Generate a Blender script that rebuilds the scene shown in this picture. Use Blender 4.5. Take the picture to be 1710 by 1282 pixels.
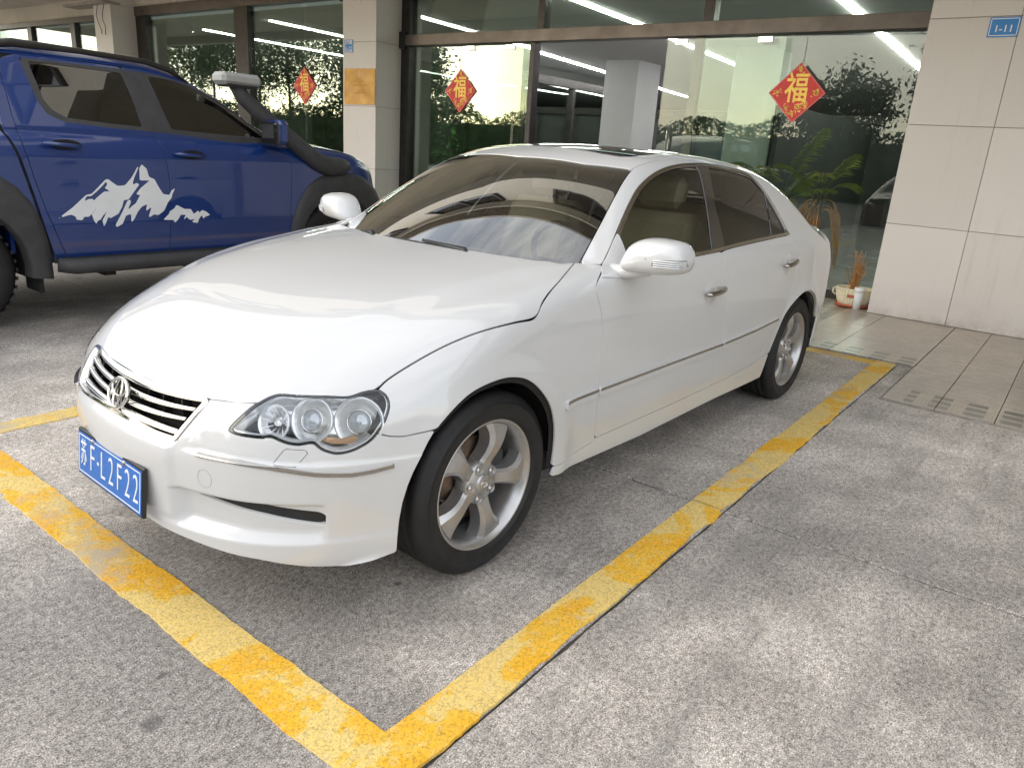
import bpy, math, random
import numpy as np
from mathutils import Matrix, Vector
random.seed(7); rng = np.random.default_rng(7)
for o in list(bpy.data.objects): bpy.data.objects.remove(o, do_unlink=True)
scene = bpy.context.scene
COL = scene.collection
R = math.radians

# ------------------------------------------------------------------ camera
cam_d = bpy.data.cameras.new('camera'); cam = bpy.data.objects.new('camera', cam_d); COL.objects.link(cam)
cam_d.sensor_width = 36.0; cam_d.lens = 26.0; cam_d.clip_end = 2000; cam_d.clip_start = .05
_r = np.array([[-0.613345, 0.787171, 0.064583], [0.203509, 0.236518, -0.950075], [-0.763146, -0.56958, -0.305264]])
M = Matrix(((_r[0][0], -_r[1][0], -_r[2][0], 1.8138), (_r[0][1], -_r[1][1], -_r[2][1], 2.2172), (_r[0][2], -_r[1][2], -_r[2][2], 1.4196), (0, 0, 0, 1)))
cam.matrix_world = M
scene.camera = cam

# ------------------------------------------------------------------ sky and sun
SUN_EL, SUN_AZ = R(13.0), R(-40.0)            # low evening sun, from the front-left of the car (+x, -y)
world = bpy.data.worlds.new('World'); scene.world = world; world.use_nodes = True
wn, wl = world.node_tree.nodes, world.node_tree.links
for n in list(wn): wn.remove(n)
out = wn.new('ShaderNodeOutputWorld'); bg = wn.new('ShaderNodeBackground'); sky = wn.new('ShaderNodeTexSky')
sky.sky_type = 'NISHITA'; sky.sun_disc = False; sky.sun_elevation = SUN_EL; sky.sun_rotation = R(90) - SUN_AZ
sky.dust_density = .35; sky.air_density = 1.0; sky.ozone_density = 1.5
tc = wn.new('ShaderNodeTexCoord'); mp = wn.new('ShaderNodeMapping'); mp.inputs['Scale'].default_value = (1.2, 3.4, 3.0); mp.inputs['Rotation'].default_value = (0.2, 0, 0.5)
nz = wn.new('ShaderNodeTexNoise'); nz.inputs['Scale'].default_value = 2.2; nz.inputs['Detail'].default_value = 9; nz.inputs['Roughness'].default_value = .62
cr = wn.new('ShaderNodeValToRGB'); cr.color_ramp.elements[0].position = .40; cr.color_ramp.elements[1].position = .66; cr.color_ramp.elements[0].color = (.42, .42, .42, 1); cr.color_ramp.elements[1].color = (1, 1, 1, 1)
mx = wn.new('ShaderNodeMixRGB'); mx.blend_type = 'MIX'; mx.inputs['Color2'].default_value = (6.3, 6.2, 6.2, 1)
ml = wn.new('ShaderNodeMath'); ml.operation = 'MULTIPLY'; ml.inputs[1].default_value = .92
wl.new(tc.outputs['Generated'], mp.inputs['Vector']); wl.new(mp.outputs['Vector'], nz.inputs['Vector'])
wl.new(nz.outputs['Fac'], cr.inputs['Fac']); wl.new(cr.outputs['Color'], ml.inputs[0]); wl.new(ml.outputs[0], mx.inputs['Fac'])
wl.new(sky.outputs['Color'], mx.inputs['Color1']); wl.new(mx.outputs['Color'], bg.inputs['Color']); wl.new(bg.outputs[0], out.inputs[0])
bg.inputs['Strength'].default_value = .14
sun_d = bpy.data.lights.new('sun', 'SUN'); sun = bpy.data.objects.new('sun', sun_d); COL.objects.link(sun)
sun_d.energy = 1.15; sun_d.angle = R(62); sun_d.color = (1.0, .87, .68)
_d = Vector((math.cos(SUN_EL) * math.cos(SUN_AZ), math.cos(SUN_EL) * math.sin(SUN_AZ), math.sin(SUN_EL)))
sun.rotation_euler = _d.to_track_quat('Z', 'Y').to_euler(); sun.location = (12, -10, 9)
scene.view_settings.view_transform = 'Standard'; scene.view_settings.look = 'None'
scene.view_settings.exposure = 1.35; scene.view_settings.gamma = 1.0
scene.cycles.max_bounces = 8; scene.cycles.transparent_max_bounces = 16; scene.cycles.sample_clamp_indirect = 6

# ------------------------------------------------------------------ materials
def new_mat(name):
    m = bpy.data.materials.new(name); m.use_nodes = True
    nt = m.node_tree; b = nt.nodes['Principled BSDF']; return m, nt, b
def N(nt, t, **kw):
    n = nt.nodes.new(t)
    for k, v in kw.items():
        if k in n.inputs.keys() if hasattr(n.inputs, 'keys') else False: n.inputs[k].default_value = v
        else: setattr(n, k, v)
    return n
def noise(nt, scale, detail=6, rough=.6, vec=None, dist=0):
    n = nt.nodes.new('ShaderNodeTexNoise'); n.inputs['Scale'].default_value = scale; n.inputs['Detail'].default_value = detail
    n.inputs['Roughness'].default_value = rough; n.inputs['Distortion'].default_value = dist
    if vec is not None: nt.links.new(vec, n.inputs['Vector'])
    return n.outputs['Fac']
def objco(nt, scale=None):
    t = nt.nodes.new('ShaderNodeTexCoord'); 
    if scale is None: return t.outputs['Object']
    m = nt.nodes.new('ShaderNodeMapping'); m.inputs['Scale'].default_value = scale; nt.links.new(t.outputs['Object'], m.inputs['Vector']); return m.outputs['Vector']
def worldco(nt):
    g = nt.nodes.new('ShaderNodeNewGeometry'); return g.outputs['Position']
def ramp(nt, fac, stops):
    r = nt.nodes.new('ShaderNodeValToRGB'); els = r.color_ramp.elements
    while len(els) < len(stops): els.new(.5)
    for e, (p, c) in zip(els, stops):
        e.position = p; e.color = (c if len(c) == 4 else (*c, 1)) if not isinstance(c, (int, float)) else (c, c, c, 1)
    nt.links.new(fac, r.inputs['Fac']); return r.outputs['Color']
def mixc(nt, fac, a, b, mode='MIX'):
    m = nt.nodes.new('ShaderNodeMixRGB'); m.blend_type = mode
    for s, v in (('Fac', fac), ('Color1', a), ('Color2', b)):
        if isinstance(v, bpy.types.NodeSocket): nt.links.new(v, m.inputs[s])
        elif isinstance(v, (int, float)): m.inputs[s].default_value = v if s == 'Fac' else (v, v, v, 1)
        else: m.inputs[s].default_value = (*v, 1) if len(v) == 3 else v
    return m.outputs['Color']
def bump(nt, b, h, strength=.3, dist=.01):
    n = nt.nodes.new('ShaderNodeBump'); n.inputs['Strength'].default_value = strength; n.inputs['Distance'].default_value = dist
    nt.links.new(h, n.inputs['Height']); nt.links.new(n.outputs['Normal'], b.inputs['Normal'])
def simple(name, col, rough=.5, metal=0., coat=0., var=0., vs=6., bmp=0., bs=80., spec=None, sub=None):
    m, nt, b = new_mat(name)
    b.inputs['Base Color'].default_value = (*col, 1); b.inputs['Roughness'].default_value = rough; b.inputs['Metallic'].default_value = metal
    b.inputs['Coat Weight'].default_value = coat; b.inputs['Coat Roughness'].default_value = .03
    if spec is not None: b.inputs['Specular IOR Level'].default_value = spec
    v = objco(nt)
    if var:
        f = noise(nt, vs, 7, .65, v)
        nt.links.new(ramp(nt, f, [(.3, tuple(c * (1 - var) for c in col)), (.7, tuple(min(1, c * (1 + var)) for c in col))]), b.inputs['Base Color'])
        r_ = nt.nodes.new('ShaderNodeMapRange'); r_.inputs['To Min'].default_value = max(0, rough - .08); r_.inputs['To Max'].default_value = min(1, rough + .12)
        nt.links.new(noise(nt, vs * 1.7, 5, .6, v), r_.inputs['Value']); nt.links.new(r_.outputs[0], b.inputs['Roughness'])
    if bmp: bump(nt, b, noise(nt, bs, 4, .6, v), bmp, .004)
    return m
def glass(name, tint=(.8, .85, .82), ior=1.5, rough=0.0, boost=1.0):
    m = bpy.data.materials.new(name); m.use_nodes = True; nt = m.node_tree
    for n in list(nt.nodes): nt.nodes.remove(n)
    o = nt.nodes.new('ShaderNodeOutputMaterial'); mixs = nt.nodes.new('ShaderNodeMixShader'); tr = nt.nodes.new('ShaderNodeBsdfTransparent'); gl = nt.nodes.new('ShaderNodeBsdfGlossy')
    tr.inputs['Color'].default_value = (*tint, 1); gl.inputs['Roughness'].default_value = rough; gl.inputs['Color'].default_value = (.97, .98, .97, 1)
    fr = nt.nodes.new('ShaderNodeFresnel'); fr.inputs['IOR'].default_value = ior
    k = nt.nodes.new('ShaderNodeMath'); k.operation = 'MULTIPLY'; k.inputs[1].default_value = boost; k.use_clamp = True
    nt.links.new(fr.outputs[0], k.inputs[0]); nt.links.new(k.outputs[0], mixs.inputs[0]); nt.links.new(tr.outputs[0], mixs.inputs[1]); nt.links.new(gl.outputs[0], mixs.inputs[2]); nt.links.new(mixs.outputs[0], o.inputs[0])
    return m
def emis(name, col, s):
    m, nt, b = new_mat(name); b.inputs['Emission Color'].default_value = (*col, 1); b.inputs['Emission Strength'].default_value = s; b.inputs['Base Color'].default_value = (*col, 1); return m

def paint(name, col, flake=0.0, coat=1.0, rough=.32, dirt=.05):
    m, nt, b = new_mat(name); v = objco(nt)
    f = noise(nt, 1.6, 5, .6, v)
    c = ramp(nt, f, [(.25, tuple(x * (1 - dirt) for x in col)), (.75, col)])
    sp = noise(nt, 340, 2, .5, v)
    c = mixc(nt, ramp(nt, sp, [(.66, 0.), (.74, dirt * 2.2)]), c, tuple(x * .55 for x in col))
    nt.links.new(c, b.inputs['Base Color'])
    b.inputs['Roughness'].default_value = rough; b.inputs['Metallic'].default_value = flake
    b.inputs['Coat Weight'].default_value = coat; b.inputs['Coat IOR'].default_value = 1.62
    cr_ = ramp(nt, noise(nt, 5, 6, .7, v), [(.35, .0), (.8, .018)]); nt.links.new(cr_, b.inputs['Coat Roughness'])
    return m
MAT = {}
MAT['white_paint'] = paint('white_paint', (.63, .635, .635), 0.0, 1.0, .36, .03)
MAT['blue_paint'] = paint('blue_paint', (.005, .036, .19), .15, 1.0, .28, .15)
MAT['chrome'] = simple('chrome', (.74, .725, .69), .06, 1.0, var=.05, vs=20)
MAT['dull_chrome'] = simple('dull_chrome', (.42, .40, .37), .18, 1.0, var=.1, vs=30)
MAT['alloy'] = simple('alloy', (.50, .495, .49), .30, .80, var=.08, vs=22)
MAT['tyre'] = simple('tyre', (.012, .012, .013), .60, var=.35, vs=14, bmp=.25, bs=160)
MAT['black_plastic'] = simple('black_plastic', (.018, .018, .019), .42, var=.2, vs=12)
MAT['grey_plastic'] = simple('grey_plastic', (.045, .045, .047), .6, var=.25, vs=9, bmp=.2, bs=300)
MAT['gap'] = simple('gap', (.012, .012, .012), .9)
MAT['rubber'] = simple('rubber', (.015, .015, .016), .5)
MAT['gloss_black'] = simple('gloss_black', (.010, .010, .013), .08, coat=1)
MAT['disc'] = simple('disc', (.16, .11, .08), .5, .8, var=.4, vs=25)
MAT['lamp_chrome'] = simple('lamp_chrome', (.95, .96, .97), .12, .55, var=.05, vs=60, bmp=.12, bs=60)
MAT['lamp_dark'] = simple('lamp_dark', (.45, .46, .47), .25, .6)
MAT['amber'] = simple('amber', (.50, .30, .16), .25, .4, coat=1)
MAT['red_lens'] = simple('red_lens', (.35, .02, .02), .12, coat=1)
MAT['lens'] = glass('lens', (.98, .99, 1.0), 1.5, boost=1.2)
MAT['windscreen'] = glass('windscreen', (.50, .54, .52), 1.52, boost=3.6)
MAT['side_glass'] = glass('side_glass', (.72, .77, .68), 1.5, boost=1.0)
MAT['tint_glass'] = glass('tint_glass', (.10, .10, .09), 1.5, boost=1.2)
MAT['truck_glass'] = glass('truck_glass', (.05, .05, .05), 1.52, boost=3.0)
MAT['shop_glass'] = glass('shop_glass', (.80, .86, .80), 1.52, boost=.80)
MAT['leather'] = simple('leather', (.55, .48, .34), .5, var=.1, vs=8, bmp=.15, bs=150)
MAT['headliner'] = simple('headliner', (.52, .49, .38), .9, var=.08)
MAT['dash'] = simple('dash', (.10, .095, .085), .6, var=.2, bmp=.1)
MAT['plate_blue'] = simple('plate_blue', (.015, .14, .50), .35, var=.1, vs=30)
MAT['plate_white'] = simple('plate_white', (.82, .84, .86), .35)
MAT['steel'] = simple('steel', (.62, .60, .56), .22, 1.0, var=.08, vs=14)
MAT['frame_metal'] = simple('frame_metal', (.12, .105, .095), .36, .6, var=.25, vs=3)
MAT['frame_dark'] = simple('frame_dark', (.035, .032, .030), .35, .4, var=.3, vs=6)
MAT['sign_blue'] = simple('sign_blue', (.02, .22, .60), .35, var=.08, vs=8)
MAT['red_paper'] = simple('red_paper', (.72, .035, .035), .45, var=.12, vs=14)
MAT['gold_paper'] = simple('gold_paper', (.90, .60, .10), .38, .2, var=.18, vs=40)
MAT['pink_edge'] = simple('pink_edge', (.85, .22, .20), .5)
MAT['wicker'] = simple('wicker', (.74, .68, .50), .6, var=.15, vs=30)
MAT['terracotta'] = simple('terracotta', (.42, .10, .04), .6, var=.2, vs=14)
MAT['dry_leaf'] = simple('dry_leaf', (.62, .36, .15), .8, var=.3, vs=10)
MAT['palm_leaf'] = simple('palm_leaf', (.22, .26, .065), .55, var=.3, vs=10)
MAT['dark_leaf'] = simple('dark_leaf', (.085, .13, .055), .6, var=.45, vs=3)
MAT['hedge_leaf'] = simple('hedge_leaf', (.075, .12, .045), .6, var=.5, vs=2)
MAT['bark'] = simple('bark', (.12, .09, .065), .9, var=.3, bmp=.6, bs=20)
MAT['white_wall'] = simple('white_wall', (.36, .37, .365), .8, var=.04, vs=2)
MAT['grey_wall'] = simple('grey_wall', (.30, .31, .31), .8, var=.06, vs=2)
MAT['dark_wall'] = simple('dark_wall', (.055, .06, .058), .5, var=.2, vs=1)
MAT['ceiling'] = simple('ceiling', (.48, .49, .49), .85, var=.05, vs=1)
MAT['soffit'] = simple('soffit', (.62, .57, .48), .85, var=.12, vs=.8)
MAT['render_wall'] = simple('render_wall', (.60, .57, .51), .85, var=.08, vs=.7, bmp=.1, bs=40)
MAT['brown_trim'] = simple('brown_trim', (.34, .30, .255), .6, var=.2)
MAT['wood_red'] = simple('wood_red', (.20, .02, .02), .4, var=.2)
MAT['shop_floor'] = simple('shop_floor', (.20, .20, .195), .22, var=.1, vs=1)
MAT['led'] = emis('led', (1.0, .98, .96), 19.0)
MAT['snorkel_grey'] = simple('snorkel_grey', (.34, .34, .33), .5, var=.1)
MAT['cable'] = simple('cable', (.02, .02, .02), .6)
MAT['slogan'] = simple('slogan', (.74, .76, .77), .5, var=.04)
MAT['paper_ink'] = simple('paper_ink', (.50, .27, .05), .6)

def mat_concrete():
    m, nt, b = new_mat('concrete'); v = worldco(nt)
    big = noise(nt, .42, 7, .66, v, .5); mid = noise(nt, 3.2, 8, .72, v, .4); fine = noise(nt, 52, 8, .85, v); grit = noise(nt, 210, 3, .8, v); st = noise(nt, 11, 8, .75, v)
    base = ramp(nt, mid, [(.30, (.41, .37, .325)), (.50, (.58, .53, .475)), (.70, (.76, .70, .635))])
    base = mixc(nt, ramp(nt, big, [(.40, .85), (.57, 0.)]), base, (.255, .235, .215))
    base = mixc(nt, .85, base, ramp(nt, fine, [(.37, .24), (.50, .95), (.61, 1.45)]), 'MULTIPLY')
    base = mixc(nt, 1., base, ramp(nt, grit, [(.39, .20), (.47, .95), (.57, 1.1), (.65, 2.1)]), 'MULTIPLY')
    base = mixc(nt, ramp(nt, st, [(.60, 0.), (.72, .55)]), base, (.42, .40, .38))
    gs = noise(nt, 5.0, 6, .7, v); base = mixc(nt, ramp(nt, gs, [(.62, 0.), (.75, .35)]), base, (.13, .125, .12))
    # hairline cracks
    vo = nt.nodes.new('ShaderNodeTexVoronoi'); vo.feature = 'DISTANCE_TO_EDGE'; vo.inputs['Scale'].default_value = 7
    wv = mixc(nt, .12, v, nt.nodes.new('ShaderNodeTexNoise').outputs['Color'], 'ADD')
    nt.links.new(wv, vo.inputs['Vector'])
    ck = ramp(nt, vo.outputs['Distance'], [(.002, 1.), (.010, 0.)])
    ckm = mixc(nt, 1.0, ck, ramp(nt, noise(nt, 1.3, 3, .5, v), [(.52, 0.), (.62, .55)]), 'MULTIPLY')
    base = mixc(nt, ckm, base, (.06, .055, .05))
    sp = nt.nodes.new('ShaderNodeTexVoronoi'); sp.inputs['Scale'].default_value = 1.7; nt.links.new(v, sp.inputs['Vector'])
    base = mixc(nt, ramp(nt, sp.outputs['Distance'], [(.035, .6), (.06, 0.)]), base, (.08, .077, .075))
    oi = nt.nodes.new('ShaderNodeObjectInfo'); base = mixc(nt, 1., base, ramp(nt, oi.outputs['Random'], [(0., .90), (1., 1.08)]), 'MULTIPLY')
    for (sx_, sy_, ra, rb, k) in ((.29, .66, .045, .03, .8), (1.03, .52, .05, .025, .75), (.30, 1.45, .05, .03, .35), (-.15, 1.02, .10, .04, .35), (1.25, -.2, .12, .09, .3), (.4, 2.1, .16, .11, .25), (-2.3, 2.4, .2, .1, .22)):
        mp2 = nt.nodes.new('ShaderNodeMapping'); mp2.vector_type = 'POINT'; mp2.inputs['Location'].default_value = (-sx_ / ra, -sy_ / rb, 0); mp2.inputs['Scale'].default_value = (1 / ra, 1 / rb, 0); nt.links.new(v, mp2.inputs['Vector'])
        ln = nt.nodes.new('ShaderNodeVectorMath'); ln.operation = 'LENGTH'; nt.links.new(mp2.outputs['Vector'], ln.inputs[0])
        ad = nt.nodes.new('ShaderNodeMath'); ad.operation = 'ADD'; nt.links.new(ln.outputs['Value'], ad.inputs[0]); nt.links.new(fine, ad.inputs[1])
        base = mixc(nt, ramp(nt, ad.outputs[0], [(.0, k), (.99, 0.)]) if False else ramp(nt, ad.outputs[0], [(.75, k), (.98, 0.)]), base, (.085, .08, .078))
    tm = nt.nodes.new('ShaderNodeMapping'); tm.inputs['Scale'].default_value = (.35, 2.6, 1); nt.links.new(v, tm.inputs['Vector']); base = mixc(nt, ramp(nt, noise(nt, 1.8, 7, .7, tm.outputs['Vector']), [(.50, 0.), (.68, .42)]), base, (.20, .19, .182))
    nt.links.new(base, b.inputs['Base Color']); b.inputs['Roughness'].default_value = .9
    h = mixc(nt, .5, fine, grit); bump(nt, b, h, .55, .006); return m
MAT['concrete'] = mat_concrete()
def mat_line():
    m, nt, b = new_mat('yellow_line_paint'); v = worldco(nt)
    a = noise(nt, 2.2, 8, .62, v, .8); fine = noise(nt, 120, 4, .75, v); mid = noise(nt, 22, 5, .7, v); g = noise(nt, 260, 2, .6, v)
    c = ramp(nt, a, [(.485, (.84, .61, .20)), (.505, (.88, .52, .05)), (.58, (.90, .47, .02))])
    c = mixc(nt, ramp(nt, mid, [(.34, .45), (.46, 0.)]), c, (.80, .66, .34))
    c = mixc(nt, .8, c, ramp(nt, fine, [(.33, .45), (.50, 1.0), (.68, 1.15)]), 'MULTIPLY')
    c = mixc(nt, ramp(nt, g, [(.60, 0.), (.68, .7)]), c, (.20, .17, .12))
    c = mixc(nt, ramp(nt, noise(nt, 1.6, 8, .75, v), [(.55, 0.), (.66, .85)]), c, (.50, .44, .34))
    vo = nt.nodes.new('ShaderNodeTexVoronoi'); vo.feature = 'DISTANCE_TO_EDGE'; vo.inputs['Scale'].default_value = 17; nt.links.new(v, vo.inputs['Vector'])
    c = mixc(nt, mixc(nt, 1., ramp(nt, vo.outputs['Distance'], [(.006, .45), (.02, 0.)]), ramp(nt, noise(nt, 2.5, 3, .5, v), [(.52, 0.), (.64, .8)]), 'MULTIPLY'), c, (.16, .13, .09))
    nt.links.new(c, b.inputs['Base Color']); b.inputs['Roughness'].default_value = .8
    bump(nt, b, mixc(nt, .5, mid, fine), .6, .008); return m
MAT['yellow_line'] = mat_line()
def mat_cladding(name, col):
    m, nt, b = new_mat(name); v = objco(nt)
    f = noise(nt, .8, 5, .6, v); c = ramp(nt, f, [(.3, tuple(x * .96 for x in col)), (.7, col)])
    c = mixc(nt, ramp(nt, noise(nt, 24, 8, .8, v), [(.68, 0.), (.80, .25)]), c, tuple(x * .6 for x in col))
    w_ = worldco(nt); sx = nt.nodes.new('ShaderNodeSeparateXYZ'); nt.links.new(w_, sx.inputs[0]); z_ = ramp(nt, sx.outputs[2], [(0., .75), (.10, .25), (.35, 0.)]); c = mixc(nt, mixc(nt, 1., z_, ramp(nt, noise(nt, 7, 8, .75, w_), [(.35, .1), (.65, 1.)]), 'MULTIPLY'), c, (.26, .23, .19))
    oi = nt.nodes.new('ShaderNodeObjectInfo'); c = mixc(nt, 1., c, ramp(nt, oi.outputs['Random'], [(0., (.93, .925, .91)), (1., (1.04, 1.04, 1.04))]), 'MULTIPLY')
    mpp = nt.nodes.new('ShaderNodeMapping'); mpp.inputs['Scale'].default_value = (9, 9, .5); nt.links.new(w_, mpp.inputs['Vector']); c = mixc(nt, ramp(nt, noise(nt, 1.6, 6, .7, mpp.outputs['Vector']), [(.56, 0.), (.72, .22)]), c, (.40, .36, .30))
    nt.links.new(c, b.inputs['Base Color']); b.inputs['Roughness'].default_value = .35; bump(nt, b, noise(nt, 9, 3, .5, v), .06, .01); return m
MAT['cladding'] = mat_cladding('cladding', (.66, .63, .60))
def mat_tile():
    m, nt, b = new_mat('pavement_tile'); v = worldco(nt)
    g = noise(nt, 120, 4, .7, v); c = ramp(nt, g, [(.38, (.33, .285, .235)), (.50, (.46, .40, .33)), (.62, (.62, .55, .46))])
    c = mixc(nt, .55, c, ramp(nt, noise(nt, 9, 8, .8, v), [(.35, .55), (.65, 1.25)]), 'MULTIPLY')
    c = mixc(nt, ramp(nt, noise(nt, 1.1, 5, .6, v), [(.35, .4), (.6, 0.)]), c, (.24, .22, .20))
    # printed rows of small green setts with pale reeded bands, along the kerb sides of the walk
    sx = nt.nodes.new('ShaderNodeSeparateXYZ'); nt.links.new(v, sx.inputs[0])
    def M_(op, a, b_=None):
        n = nt.nodes.new('ShaderNodeMath'); n.operation = op
        for i, q in enumerate((a, b_)):
            if q is None: continue
            if isinstance(q, (int, float)): n.inputs[i].default_value = q
            else: nt.links.new(q, n.inputs[i])
        return n.outputs[0]
    def cell(c_, p, w): return M_('LESS_THAN', M_('ABSOLUTE', M_('SUBTRACT', M_('FRACT', M_('DIVIDE', M_('ADD', c_, 100.0), p)), .5)), w / 2)
    def between(c_, lo, hi): return M_('MULTIPLY', M_('GREATER_THAN', c_, lo), M_('LESS_THAN', c_, hi))
    X, Y = sx.outputs[0], sx.outputs[1]
    sq = M_('MULTIPLY', cell(X, .125, .66), cell(Y, .20, .56))
    z1 = M_('MULTIPLY', between(X, -4.78, -4.45), M_('LESS_THAN', Y, 1.38))
    z2 = M_('MULTIPLY', between(X, -3.72, -3.40), M_('GREATER_THAN', Y, 1.5))
    z3 = M_('MULTIPLY', between(Y, 2.22, 2.75), M_('LESS_THAN', X, -3.4))
    z4 = M_('MULTIPLY', between(X, -6.9, -4.95), M_('LESS_THAN', Y, .40))
    zone = M_('MAXIMUM', M_('MAXIMUM', z1, z2), M_('MAXIMUM', z3, z4))
    msk = M_('MULTIPLY', M_('MULTIPLY', sq, zone), M_('MULTIPLY', ramp(nt, noise(nt, 2.2, 4, .6, v), [(.38, .55), (.6, 1.)]), 1.0))
    c = mixc(nt, msk, c, ramp(nt, g, [(.35, (.055, .068, .052)), (.65, (.12, .13, .10))]))
    reed = M_('MULTIPLY', M_('MULTIPLY', M_('SUBTRACT', 1.0, cell(Y, .20, .60)), cell(Y, .020, .45)), zone)
    c = mixc(nt, M_('MULTIPLY', reed, .6), c, (.50, .44, .32))
    nt.links.new(c, b.inputs['Base Color']); faint = M_('MULTIPLY', cell(X, .125, .12), .35); c = mixc(nt, faint, c, (.22, .19, .16)); nt.links.new(c, b.inputs['Base Color']); b.inputs['Roughness'].default_value = .30; b.inputs['Specular IOR Level'].default_value = .7
    bump(nt, b, noise(nt, 60, 3, .6, v), .12, .003); return m
MAT['tile'] = mat_tile()

# ------------------------------------------------------------------ object helpers
def tag(o, label=None, cat=None, group=None, kind=None):
    if label: o['label'] = label
    if cat: o['category'] = cat
    if group: o['group'] = group
    if kind: o['kind'] = kind
    return o
def thing(name, label, cat, loc=(0, 0, 0), rz=0., group=None):
    o = bpy.data.objects.new(name, None); COL.objects.link(o); o.location = loc; o.rotation_euler = (0, 0, rz); o.empty_display_size = .2
    return tag(o, label, cat, group)
def link(name, me, mat, parent=None):
    if mat is not None and len(me.materials) == 0:
        for mm in (mat if isinstance(mat, (list, tuple)) else [mat]): me.materials.append(MAT[mm] if isinstance(mm, str) else mm)
    o = bpy.data.objects.new(name, me); COL.objects.link(o)
    if parent is not None: o.parent = parent
    return o
def mk(name, V, F, mat, parent=None, smooth=False, normals=None):
    me = bpy.data.meshes.new(name)
    me.from_pydata([tuple(map(float, v)) for v in V], [], [tuple(map(int, f)) for f in F])
    if smooth: me.shade_smooth()
    me.update()
    if normals is not None: me.normals_split_custom_set_from_vertices([tuple(map(float, n)) for n in normals])
    return link(name, me, mat, parent)
class MB:
    def __init__(s): s.V = []; s.F = []
    def add(s, V, F):
        k = len(s.V); s.V += [tuple(v) for v in V]; s.F += [tuple(i + k for i in f) for f in F]; return s
    def box(s, a, b, bev=0.):
        x0, y0, z0 = (min(a[i], b[i]) for i in range(3)); x1, y1, z1 = (max(a[i], b[i]) for i in range(3))
        if bev <= 0:
            V = [(x, y, z) for x in (x0, x1) for y in (y0, y1) for z in (z0, z1)]
            return s.add(V, [(0, 1, 3, 2), (4, 6, 7, 5), (0, 4, 5, 1), (2, 3, 7, 6), (0, 2, 6, 4), (1, 5, 7, 3)])
        c = bev; V = []; F = []
        ax = [(x0, x1), (y0, y1), (z0, z1)]; idx = {}
        for i in range(3):
            for sx in (0, 1):
                for sy in (0, 1):
                    for sz in (0, 1):
                        sg = (sx, sy, sz); p = []
                        for k in range(3):
                            e = ax[k][sg[k]]; p.append(e if k == i else (e + c if sg[k] == 0 else e - c))
                        idx[(i, sg)] = len(V); V.append(p)
        for i in range(3):
            j, k = [(1, 2), (2, 0), (0, 1)][i]
            for sd in (0, 1):
                q = []
                for a_, b_ in ((0, 0), (1, 0), (1, 1), (0, 1)):
                    sg = [0, 0, 0]; sg[i] = sd; sg[j] = a_; sg[k] = b_; q.append(idx[(i, tuple(sg))])
                F.append(q if sd else q[::-1])
        for i in range(3):
            j, k = [(1, 2), (2, 0), (0, 1)][i]
            for a_ in (0, 1):
                for b_ in (0, 1):
                    s0 = [0] * 3; s1 = [0] * 3; s0[i] = 0; s1[i] = 1; s0[j] = s1[j] = a_; s0[k] = s1[k] = b_
                    q = [idx[(j, tuple(s0))], idx[(j, tuple(s1))], idx[(k, tuple(s1))], idx[(k, tuple(s0))]]
                    F.append(q if a_ == b_ else q[::-1])
        for sg in [(a_, b_, c_) for a_ in (0, 1) for b_ in (0, 1) for c_ in (0, 1)]:
            q = [idx[(0, sg)], idx[(1, sg)], idx[(2, sg)]]
            F.append(q if sum(sg) % 2 == 1 else q[::-1])
        return s.add(V, F)
    def lathe(s, prof, seg=48, axis='y', c=(0, 0, 0), close=False):
        V = []; F = []; n = len(prof)
        for i in range(seg):
            a = 2 * math.pi * i / seg
            for (r, h) in prof:
                u, w = r * math.cos(a), r * math.sin(a)
                p = {'y': (u, h, w), 'z': (u, w, h), 'x': (h, u, w)}[axis]
                V.append((p[0] + c[0], p[1] + c[1], p[2] + c[2]))
        m = n if close else n - 1
        for i in range(seg):
            for j in range(m):
                a0 = i * n + j; a1 = i * n + (j + 1) % n; b0 = ((i + 1) % seg) * n + j; b1 = ((i + 1) % seg) * n + (j + 1) % n
                F.append((a0, b0, b1, a1))
        return s.add(V, F)
    def tube(s, pts, r, seg=8, cap=True, flat=1.0):
        pts = [Vector(p) for p in pts]; rr = r if isinstance(r, (list, tuple)) else [r] * len(pts); V = []; F = []; up = None
        for i, p in enumerate(pts):
            t = (pts[min(i + 1, len(pts) - 1)] - pts[max(i - 1, 0)]).normalized()
            if up is None: up = Vector((0, 0, 1)) if abs(t.z) < .9 else Vector((1, 0, 0))
            a = t.cross(up).normalized(); b_ = a.cross(t).normalized(); up = b_
            for k in range(seg):
                g = 2 * math.pi * (k + .5) / seg; q = p + a * math.cos(g) * rr[i] + b_ * math.sin(g) * rr[i] * flat; V.append(tuple(q))
        for i in range(len(pts) - 1):
            for k in range(seg): F.append((i * seg + k, i * seg + (k + 1) % seg, (i + 1) * seg + (k + 1) % seg, (i + 1) * seg + k))
        if cap: F.append(tuple(range(seg))[::-1]); F.append(tuple((len(pts) - 1) * seg + k for k in range(seg)))
        return s.add(V, F)
    def prism(s, poly, d, origin, ux, uy, un):
        o = Vector(origin); ux, uy, un = Vector(ux), Vector(uy), Vector(un); n = len(poly)
        V = [tuple(o + ux * p[0] + uy * p[1]) for p in poly] + [tuple(o + ux * p[0] + uy * p[1] + un * d) for p in poly]
        F = [tuple(range(n))[::-1], tuple(range(n, 2 * n))] + [(i, (i + 1) % n, (i + 1) % n + n, i + n) for i in range(n)]
        return s.add(V, F)
    def build(s, name, mat, parent=None, smooth=False): return mk(name, s.V, s.F, mat, parent, smooth)
def box(name, a, b, mat, parent=None, bev=0.): return MB().box(a, b, bev).build(name, mat, parent)
_txt = {}
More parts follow.
